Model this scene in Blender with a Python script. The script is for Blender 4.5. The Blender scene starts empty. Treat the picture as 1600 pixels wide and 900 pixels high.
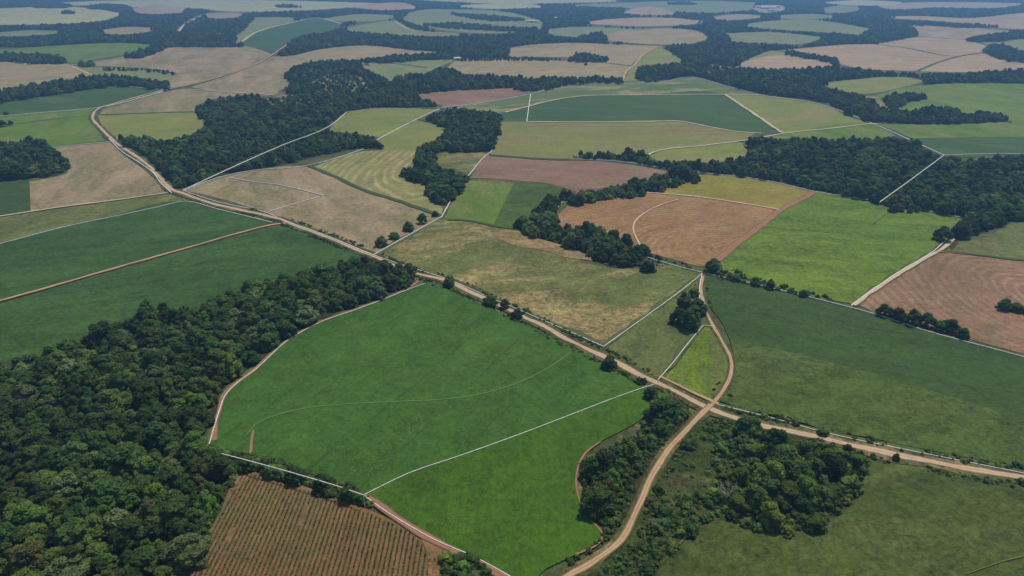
import bpy, bmesh, math, random
import numpy as np
from mathutils import Vector, noise as mn
from mathutils.geometry import tessellate_polygon
random.seed(7); rng = np.random.default_rng(7)
C = bpy.context.scene.collection
sc = bpy.context.scene

# ---------------------------------------------------------------- camera
H = 180.0; F = 1066.667; PITCH = math.atan(500 / F)
cd = bpy.data.cameras.new('camera'); cam = bpy.data.objects.new('camera', cd); C.objects.link(cam)
cam.location = (0, 0, H); cam.rotation_euler = (math.pi / 2 - PITCH, 0, 0)
cd.sensor_width = 36; cd.lens = 36 * F / 1600; cd.clip_end = 60000; cd.clip_start = 1
sc.camera = cam
# ---------------------------------------------------------------- sky, sun, exposure
SUN_EL, SUN_AZ = math.radians(62), math.radians(38)      # azimuth clockwise from +Y
w = bpy.data.worlds.new('World'); sc.world = w; w.use_nodes = True
nt = w.node_tree; nt.nodes.clear()
sky = nt.nodes.new('ShaderNodeTexSky'); sky.sky_type = 'NISHITA'; sky.sun_disc = False
sky.sun_elevation = SUN_EL; sky.sun_rotation = SUN_AZ; sky.altitude = 200; sky.dust_density = 1.5
bg = nt.nodes.new('ShaderNodeBackground'); bg.inputs[1].default_value = 0.085
wo = nt.nodes.new('ShaderNodeOutputWorld')
nt.links.new(sky.outputs[0], bg.inputs[0]); nt.links.new(bg.outputs[0], wo.inputs[0])
sd = bpy.data.lights.new('sun', 'SUN'); sd.energy = 3.2; sd.angle = math.radians(0.6); sd.color = (1, .95, .87)
so = bpy.data.objects.new('sun', sd); C.objects.link(so)
sv = Vector((math.sin(SUN_AZ) * math.cos(SUN_EL), math.cos(SUN_AZ) * math.cos(SUN_EL), math.sin(SUN_EL)))
so.rotation_euler = sv.to_track_quat('Z', 'Y').to_euler()
sc.view_settings.view_transform = 'Standard'; sc.view_settings.look = 'None'
sc.view_settings.exposure = 0.12; sc.view_settings.gamma = 1; sc.view_settings.use_curve_mapping = False
sc.cycles.use_denoising = True
sc.cycles.max_bounces = 4; sc.cycles.diffuse_bounces = 2; sc.cycles.volume_bounces = 0; sc.cycles.transmission_bounces = 2
HAZE_DENSITY = 0.00018; HAZE_COLOR = (0.28, 0.58, 1.0)

# ---------------------------------------------------------------- helpers
def lin(c): return tuple((v / 255 / 12.92 if v / 255 <= .04045 else ((v / 255 + .055) / 1.055) ** 2.4) for v in c) + (1,)
sp_, cp_ = math.sin(PITCH), math.cos(PITCH)
def G(px, py, z=0.0):
    dx = px - 800; dy = cp_ * F + sp_ * (450 - py); dz = -sp_ * F + cp_ * (450 - py)
    t = (z - H) / dz
    return (dx * t, dy * t)
def P(x, y, z):                                          # world -> photo pixels (numpy friendly)
    zz = z - H; depth = y * cp_ - zz * sp_; up = y * sp_ + zz * cp_
    return 800 + F * x / depth, 450 - F * up / depth
def inpoly(px, py, poly):
    poly = np.asarray(poly, float); x1, y1 = poly[:, 0], poly[:, 1]; x2, y2 = np.roll(x1, -1), np.roll(y1, -1)
    r = np.zeros(np.shape(px), bool)
    for a, b, c, d in zip(x1, y1, x2, y2):
        if b == d: continue
        r ^= ((b > py) != (d > py)) & (px < (c - a) * (py - b) / (d - b) + a)
    return r
def smooth(pts, closed, n=5, lim=38):
    p = [Vector((a, b)) for a, b in pts]; N = len(p); tin = []; tout = []
    for i in range(N):
        if not closed and i in (0, N - 1):
            d = (p[1] - p[0]) if i == 0 else (p[-1] - p[-2]); tin.append(d.normalized()); tout.append(d.normalized()); continue
        a = p[i] - p[i - 1]; b = p[(i + 1) % N] - p[i]
        if a.length < 1e-6 or b.length < 1e-6: tin.append(a); tout.append(b); continue
        if math.degrees(a.angle(b)) < lim:
            t = (a.normalized() + b.normalized()).normalized(); tin.append(t); tout.append(t)
        else: tin.append(a.normalized()); tout.append(b.normalized())
    out = []
    for i in range(N if closed else N - 1):
        a, b = p[i], p[(i + 1) % N]; L = (b - a).length
        for k in range(n):
            t = k / n; t2 = t * t; t3 = t2 * t
            q = a * (2 * t3 - 3 * t2 + 1) + tout[i] * L * (t3 - 2 * t2 + t) + b * (3 * t2 - 2 * t3) + tin[(i + 1) % N] * L * (t3 - t2)
            out.append((q.x, q.y))
    if not closed: out.append(tuple(pts[-1]))
    return out
def tag(o, label=None, cat=None, group=None, kind=None):
    if label: o['label'] = label
    if cat: o['category'] = cat
    if group: o['group'] = group
    if kind: o['kind'] = kind
    return o
def link(name, me, mats, parent=None):
    o = bpy.data.objects.new(name, me); C.objects.link(o)
    for m in (mats if isinstance(mats, (list, tuple)) else [mats]):
        if m and me.materials.find(m.name) < 0: me.materials.append(m)
    if parent: o.parent = parent
    return o

# ---------------------------------------------------------------- materials
def newmat(name):
    m = bpy.data.materials.new(name); m.use_nodes = True; t = m.node_tree; t.nodes.clear()
    out = t.nodes.new('ShaderNodeOutputMaterial'); b = t.nodes.new('ShaderNodeBsdfPrincipled')
    b.inputs['Roughness'].default_value = .9; b.inputs['Specular IOR Level'].default_value = .15
    t.links.new(b.outputs[0], out.inputs[0]); return m, t, b
def N_(t, kind, **kw):
    n = t.nodes.new(kind)
    for k, v in kw.items():
        if k.startswith('i_'): n.inputs[k[2:].replace('_', ' ')].default_value = v
        else: setattr(n, k, v)
    return n
def noise(t, vec, scale, detail=4, rough=.6, dist=0):
    n = N_(t, 'ShaderNodeTexNoise'); n.inputs['Scale'].default_value = scale; n.inputs['Detail'].default_value = detail
    n.inputs['Roughness'].default_value = rough; n.inputs['Distortion'].default_value = dist
    t.links.new(vec, n.inputs['Vector']); return n.outputs['Fac']
def ramp(t, fac, lo, hi):
    r = N_(t, 'ShaderNodeMapRange'); r.inputs['From Min'].default_value = lo; r.inputs['From Max'].default_value = hi
    t.links.new(fac, r.inputs['Value']); return r.outputs[0]
def mix(t, fac, a, b, mode='MIX'):
    m = N_(t, 'ShaderNodeMix', data_type='RGBA', blend_type=mode)
    for s, v in ((0, fac), (6, a), (7, b)):
        if hasattr(v, 'is_output'): t.links.new(v, m.inputs[s])
        else: m.inputs[s].default_value = v
    return m.outputs[2]
def math_(t, op, a, b=None):
    m = N_(t, 'ShaderNodeMath', operation=op)
    for s, v in ((0, a), (1, b)):
        if v is None: continue
        if hasattr(v, 'is_output'): t.links.new(v, m.inputs[s])
        else: m.inputs[s].default_value = v
    return m.outputs[0]
def k_(c, f): return (c[0] * f, c[1] * f, c[2] * f, 1)
_fm = {}
def tone(c):
    r, g, b, _ = lin(c)
    return ((r * .86, g * .74, b * .46, 1) if g > 1.55 * r else (r * .90, g * .82, b * .72, 1)) if g > r and g > b else (r * .86, g * .88, b * .78, 1)
def field_mat(key, a, b, patch=None, pamt=(.56, .68), rows=None, tram=None, grain=1.0, swirl=None, big=.010, speck=None, bump=.35):
    """a/b: main colours mixed in broad patches, patch: third colour in blotches,
       rows=(world angle deg, spacing m, amount), swirl=(angle, spacing, distortion, amount, colour)"""
    m, t, bs = newmat(key); L = t.links
    A, B = tone(a), tone(b)
    pos = N_(t, 'ShaderNodeNewGeometry').outputs['Position']
    off = N_(t, 'ShaderNodeVectorMath', operation='ADD'); L.new(pos, off.inputs[0]); off.inputs[1].default_value = (random.uniform(0, 900), random.uniform(0, 900), 0)
    p = off.outputs[0]
    # stretched coordinates: the land was worked along one direction
    ang = tram[0] if tram else rows[0] if rows else (swirl[0] if swirl else random.choice((20, 70, 110, 160)))
    mp = N_(t, 'ShaderNodeMapping'); mp.inputs['Rotation'].default_value = (0, 0, -math.radians(ang)); mp.inputs['Scale'].default_value = (.35, 1, 1)
    # rotate first, then stretch
    mp.vector_type = 'POINT'; rot = N_(t, 'ShaderNodeVectorRotate'); rot.rotation_type = 'Z_AXIS'; rot.inputs['Angle'].default_value = -math.radians(ang)
    L.new(p, rot.inputs['Vector']); mp.inputs['Rotation'].default_value = (0, 0, 0); L.new(rot.outputs[0], mp.inputs['Vector'])
    st = mp.outputs[0]
    n1 = ramp(t, noise(t, p, big, 5, .62, .3), .41, .60)
    n2 = ramp(t, noise(t, st, .06, 5, .65, .4), .38, .62)
    n3 = noise(t, p, .42, 4, .75, .8)
    n4 = noise(t, st, 1.6, 2, .7)
    base = mix(t, math_(t, 'ADD', math_(t, 'MULTIPLY', n1, .55), math_(t, 'MULTIPLY', n2, .45)), A, B)
    if patch:
        pf = ramp(t, noise(t, st, .022, 6, .68, .8), pamt[0] - .07, pamt[1] - .09)
        pf2 = math_(t, 'MULTIPLY', pf, ramp(t, noise(t, p, .25, 4, .7), .35, .58))
        base = mix(t, pf2, base, tone(patch))
    if swirl:
        an, spc, dist, amt, colr = swirl[:5]
        wv = N_(t, 'ShaderNodeTexWave', wave_type='RINGS' if len(swirl) > 5 else 'BANDS')
        if len(swirl) > 5: wv.rings_direction = 'Z'
        else: wv.bands_direction = 'Y'
        wv.inputs['Scale'].default_value = 0.314 / spc * 1.0
        wv.inputs['Distortion'].default_value = dist; wv.inputs['Detail'].default_value = 3; wv.inputs['Detail Scale'].default_value = .25; wv.inputs['Detail Roughness'].default_value = .55
        if len(swirl) > 5:
            cen = G(*swirl[5]); sb = N_(t, 'ShaderNodeVectorMath', operation='SUBTRACT'); L.new(pos, sb.inputs[0]); sb.inputs[1].default_value = (cen[0], cen[1], 0)
            sc_ = N_(t, 'ShaderNodeVectorMath', operation='MULTIPLY'); L.new(sb.outputs[0], sc_.inputs[0]); sc_.inputs[1].default_value = (*swirl[6], 1); L.new(sc_.outputs[0], wv.inputs['Vector'])
        else: L.new(rot.outputs[0], wv.inputs['Vector'])
        ff = math_(t, 'MULTIPLY', math_(t, 'MULTIPLY', ramp(t, wv.outputs['Fac'], .35, .95), ramp(t, noise(t, p, .03, 3), .35, .6)), amt)
        base = mix(t, ff, base, lin(colr))
    if rows:
        sep = N_(t, 'ShaderNodeSeparateXYZ'); L.new(rot.outputs[0], sep.inputs[0])
        wob = math_(t, 'MULTIPLY', noise(t, p, .02, 2), 3.0)
        ph = math_(t, 'MULTIPLY', math_(t, 'ADD', sep.outputs[1], wob), 2 * math.pi / rows[1])
        s = math_(t, 'MULTIPLY', ramp(t, math_(t, 'SINE', ph), .2, 1), rows[2])
        base = mix(t, s, base, k_(A, .62))
    if tram:
        sp2 = N_(t, 'ShaderNodeSeparateXYZ'); L.new(rot.outputs[0], sp2.inputs[0])
        w2 = math_(t, 'MULTIPLY', noise(t, p, .012, 2), 6.0); s2 = math_(t, 'SINE', math_(t, 'MULTIPLY', math_(t, 'ADD', sp2.outputs[1], w2), 2 * math.pi / tram[1]))
        base = mix(t, math_(t, 'MULTIPLY', math_(t, 'MULTIPLY', ramp(t, s2, .975, 1), ramp(t, noise(t, p, .03, 4), .42, .58)), tram[2] * 2.2), base, k_(A, .55))
    n5 = noise(t, p, .10, 8, .78, .5); n6 = noise(t, st, .035, 7, .74, .6)
    fine = math_(t, 'ADD', math_(t, 'MULTIPLY', n3, .36), math_(t, 'ADD', math_(t, 'MULTIPLY', n4, .14), math_(t, 'ADD', math_(t, 'MULTIPLY', n5, .26), math_(t, 'MULTIPLY', n6, .24))))
    v = N_(t, 'ShaderNodeMapRange'); v.inputs['From Min'].default_value = .45; v.inputs['From Max'].default_value = .55; v.clamp = False
    v.inputs['To Min'].default_value = 1 - .38 * grain; v.inputs['To Max'].default_value = 1 + .38 * grain; L.new(fine, v.inputs['Value'])
    vm = N_(t, 'ShaderNodeVectorMath', operation='SCALE'); L.new(base, vm.inputs[0]); L.new(v.outputs[0], vm.inputs['Scale'])
    col = vm.outputs[0]
    if speck:
        vs = N_(t, 'ShaderNodeTexVoronoi'); vs.inputs['Scale'].default_value = .9; L.new(p, vs.inputs['Vector'])
        sf = math_(t, 'MULTIPLY', ramp(t, vs.outputs['Distance'], .22, .10), ramp(t, noise(t, p, .035, 3), .55, .66))
        col = mix(t, sf, col, lin(speck))
    L.new(col, bs.inputs['Base Color'])
    bp = N_(t, 'ShaderNodeBump'); bp.inputs['Strength'].default_value = bump; bp.inputs['Distance'].default_value = 1.6
    L.new(fine, bp.inputs['Height']); L.new(bp.outputs[0], bs.inputs['Normal'])
    return m
def flat_mat(key, c, var=.15, scale=1.0, rough=.85):
    m, t, bs = newmat(key); pos = N_(t, 'ShaderNodeNewGeometry').outputs['Position']
    n = noise(t, pos, scale, 4); A = lin(c)
    t.links.new(mix(t, ramp(t, n, .3, .7), k_(A, 1 - var), k_(A, 1 + var)), bs.inputs['Base Color']); bs.inputs['Roughness'].default_value = rough
    return m
def road_mat(key, dirt, pale, edge, eamt=.35):
    m, t, bs = newmat(key); L = t.links
    uv = N_(t, 'ShaderNodeUVMap').outputs[0]; sep = N_(t, 'ShaderNodeSeparateXYZ'); L.new(uv, sep.inputs[0])
    pos = N_(t, 'ShaderNodeNewGeometry').outputs['Position']
    n = noise(t, pos, .35, 5, .7); n2 = noise(t, pos, .05, 3)
    # distance from the middle 0..1
    d = math_(t, 'ABSOLUTE', math_(t, 'SUBTRACT', math_(t, 'MULTIPLY', sep.outputs[0], 2), 1))
    dd = math_(t, 'ADD', d, math_(t, 'MULTIPLY', math_(t, 'SUBTRACT', n, .5), .7))
    rut = math_(t, 'ABSOLUTE', math_(t, 'SUBTRACT', d, .38))
    c = mix(t, ramp(t, rut, .30, .04), lin(dirt), lin(pale))
    c = mix(t, math_(t, 'MULTIPLY', ramp(t, n, .4, .7), .45), c, k_(lin(dirt), .72))
    c = mix(t, math_(t, 'MULTIPLY', ramp(t, n2, .4, .65), .3), c, lin(pale))
    c = mix(t, ramp(t, dd, 1 - eamt, 1.02), c, lin(edge))
    L.new(c, bs.inputs['Base Color']); return m
def leaf_mat(key, a, b, c, amb=.1):
    m, t, bs = newmat(key); L = t.links
    oi = N_(t, 'ShaderNodeObjectInfo'); tc = N_(t, 'ShaderNodeTexCoord'); geo = N_(t, 'ShaderNodeNewGeometry')
    n = noise(t, tc.outputs['Object'], .45, 3, .6); n2 = noise(t, geo.outputs['Position'], .8, 3, .7); n3 = noise(t, geo.outputs['Position'], .018, 3, .6)
    lf = lambda c_: (lin(c_)[0] * 1.38, lin(c_)[1] * 1.34, lin(c_)[2] * .86, 1)
    base = mix(t, ramp(t, n, .35, .65), lf(a), lf(b))
    base = mix(t, math_(t, 'MULTIPLY', ramp(t, n2, .5, .72), .55), base, lf(c))
    r = N_(t, 'ShaderNodeMapRange'); r.inputs['To Min'].default_value = .62; r.inputs['To Max'].default_value = 1.35; L.new(oi.outputs['Random'], r.inputs['Value'])
    r3 = ramp(t, n3, .3, .7); r4 = math_(t, 'ADD', math_(t, 'MULTIPLY', r3, .5), .75)
    vm = N_(t, 'ShaderNodeVectorMath', operation='SCALE'); L.new(base, vm.inputs[0]); L.new(math_(t, 'MULTIPLY', r.outputs[0], r4), vm.inputs['Scale'])
    hs = N_(t, 'ShaderNodeHueSaturation'); L.new(vm.outputs[0], hs.inputs['Color']); hs.inputs['Saturation'].default_value = .92
    L.new(math_(t, 'ADD', math_(t, 'MULTIPLY', math_(t, 'FRACT', math_(t, 'MULTIPLY', oi.outputs['Random'], 7.31)), .05), .472), hs.inputs['Hue'])
    L.new(hs.outputs[0], bs.inputs['Base Color']); bs.inputs['Roughness'].default_value = .75; bs.inputs['Specular IOR Level'].default_value = .12
    tr = N_(t, 'ShaderNodeBsdfTranslucent'); L.new(hs.outputs[0], tr.inputs[0]); ms = N_(t, 'ShaderNodeMixShader'); ms.inputs[0].default_value = .34
    L.new(bs.outputs[0], ms.inputs[1]); L.new(tr.outputs[0], ms.inputs[2])
    out = [q for q in t.nodes if q.type == 'OUTPUT_MATERIAL'][0]; L.new(ms.outputs[0], out.inputs[0])
    return m

# ---------------------------------------------------------------- ground
M_ground = field_mat('ground_grass', (62, 76, 44), (84, 94, 56), (128, 106, 80), (.60, .72), big=.02)
S = 14000
me = bpy.data.meshes.new('ground'); me.from_pydata([(-S, -600, 0), (S, -600, 0), (S, 2 * S, 0), (-S, 2 * S, 0)], [], [(0, 1, 2, 3)])
g = link('ground', me, M_ground); tag(g, 'rough green and brown grassland under the fields and woods', 'ground', kind='structure')

# material library for the fields -----------------------------------------
MT = {
 'soy':      field_mat('soy', (60, 102, 44), (66, 107, 47), (78, 114, 52), (.60, .80), grain=.62, big=.006, tram=(62, 24, .22), speck=(140, 150, 60), bump=.4),
 'soybright':field_mat('soybright', (60, 102, 26), (70, 110, 30), (90, 118, 46), (.62, .78), grain=.62, big=.010, speck=(140, 150, 60), bump=.5, rows=(88, 3.2, .12)),
 'soyleft':  field_mat('soyleft', (54, 88, 48), (62, 96, 52), (72, 106, 56), (.56, .74), grain=.7, big=.008, tram=(20, 20, .2)),
 'soydark':  field_mat('soydark', (56, 84, 46), (64, 92, 48), (66, 92, 54), (.55, .75), grain=.6, big=.006, bump=.5, tram=(-18, 24, .2)),
 'soymid':   field_mat('soymid', (68, 94, 44), (78, 102, 50), (90, 106, 60), (.57, .76), grain=.85, big=.008, bump=.6),
 'meadow':   field_mat('meadow', (64, 84, 40), (74, 94, 46), (94, 102, 58), (.56, .76), grain=.85, big=.010, bump=.6),
 'lime':     field_mat('lime', (92, 128, 40), (112, 140, 54), (80, 108, 44), (.52, .7), rows=(-14, 14, .14), grain=.7, big=.008),
 'limesmall':field_mat('limesmall', (104, 134, 36), (96, 124, 44), (92, 104, 60), (.50, .6), grain=.8, big=.03),
 'pasture':  field_mat('pasture', (88, 102, 54), (108, 114, 64), (156, 132, 94), (.53, .64), grain=.9, big=.012),
 'pasture2': field_mat('pasture2', (86, 100, 54), (104, 114, 62), (142, 128, 84), (.60, .74), grain=.75, big=.015),
 'tan':      field_mat('tan', (140, 104, 70), (152, 116, 80), (120, 108, 70), (.60, .74), swirl=(32, 4.5, 6, .3, (178, 146, 110), (1150, 392), (.8, 1)), grain=.6),
 'olive':    field_mat('olive', (126, 122, 48), (142, 128, 56), (146, 104, 60), (.54, .70), grain=.5, big=.014),
 'redsoil':  field_mat('redsoil', (128, 98, 82), (146, 116, 98), (116, 96, 72), (.60, .72), rows=(-12, 6, .18), grain=.4),
 'brown':    field_mat('brown', (146, 126, 100), (162, 140, 114), (112, 110, 74), (.52, .68), grain=.55, big=.012),
 'brown2':   field_mat('brown2', (136, 122, 92), (156, 138, 108), (112, 114, 72), (.50, .66), grain=.55, big=.012),
 'rightsoil':field_mat('rightsoil', (128, 98, 74), (140, 108, 84), (120, 104, 74), (.62, .74), swirl=(56, 5.5, 10, .3, (166, 140, 116), (1640, 468), (1, .7)), grain=.6),
 'swirl':    field_mat('swirl', (124, 124, 74), (138, 134, 84), (150, 130, 90), (.58, .7), swirl=(75, 8, 18, .6, (176, 154, 112), (676, 262), (1, .45)), grain=.6),
 'green1':   field_mat('green1', (84, 118, 44), (104, 134, 56), (120, 130, 70), (.55, .72), grain=.4, big=.008),
 'yellow':   field_mat('yellow', (112, 128, 60), (126, 136, 68), (140, 128, 80), (.56, .7), grain=.35, big=.010),
 'olive2':   field_mat('olive2', (118, 124, 68), (132, 132, 74), (128, 112, 78), (.54, .7), rows=(0, 22, .10), grain=.4, big=.008),
 'deep':     field_mat('deep', (58, 92, 52), (66, 100, 56), (86, 106, 66), (.60, .74), grain=.35, big=.006),
 'mixed':    field_mat('mixed', (86, 110, 70), (98, 118, 74), (160, 142, 100), (.58, .66), grain=.4, big=.008),
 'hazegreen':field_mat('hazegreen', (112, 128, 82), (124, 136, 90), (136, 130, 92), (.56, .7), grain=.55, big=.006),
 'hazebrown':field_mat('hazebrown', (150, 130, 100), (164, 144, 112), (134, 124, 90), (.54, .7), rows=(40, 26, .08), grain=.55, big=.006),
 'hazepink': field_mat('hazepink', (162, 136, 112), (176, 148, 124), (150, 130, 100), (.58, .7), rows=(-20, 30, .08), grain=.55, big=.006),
 'hazepale': field_mat('hazepale', (168, 164, 120), (182, 172, 128), (150, 156, 106), (.5, .7), grain=.55, big=.004),
}
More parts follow.
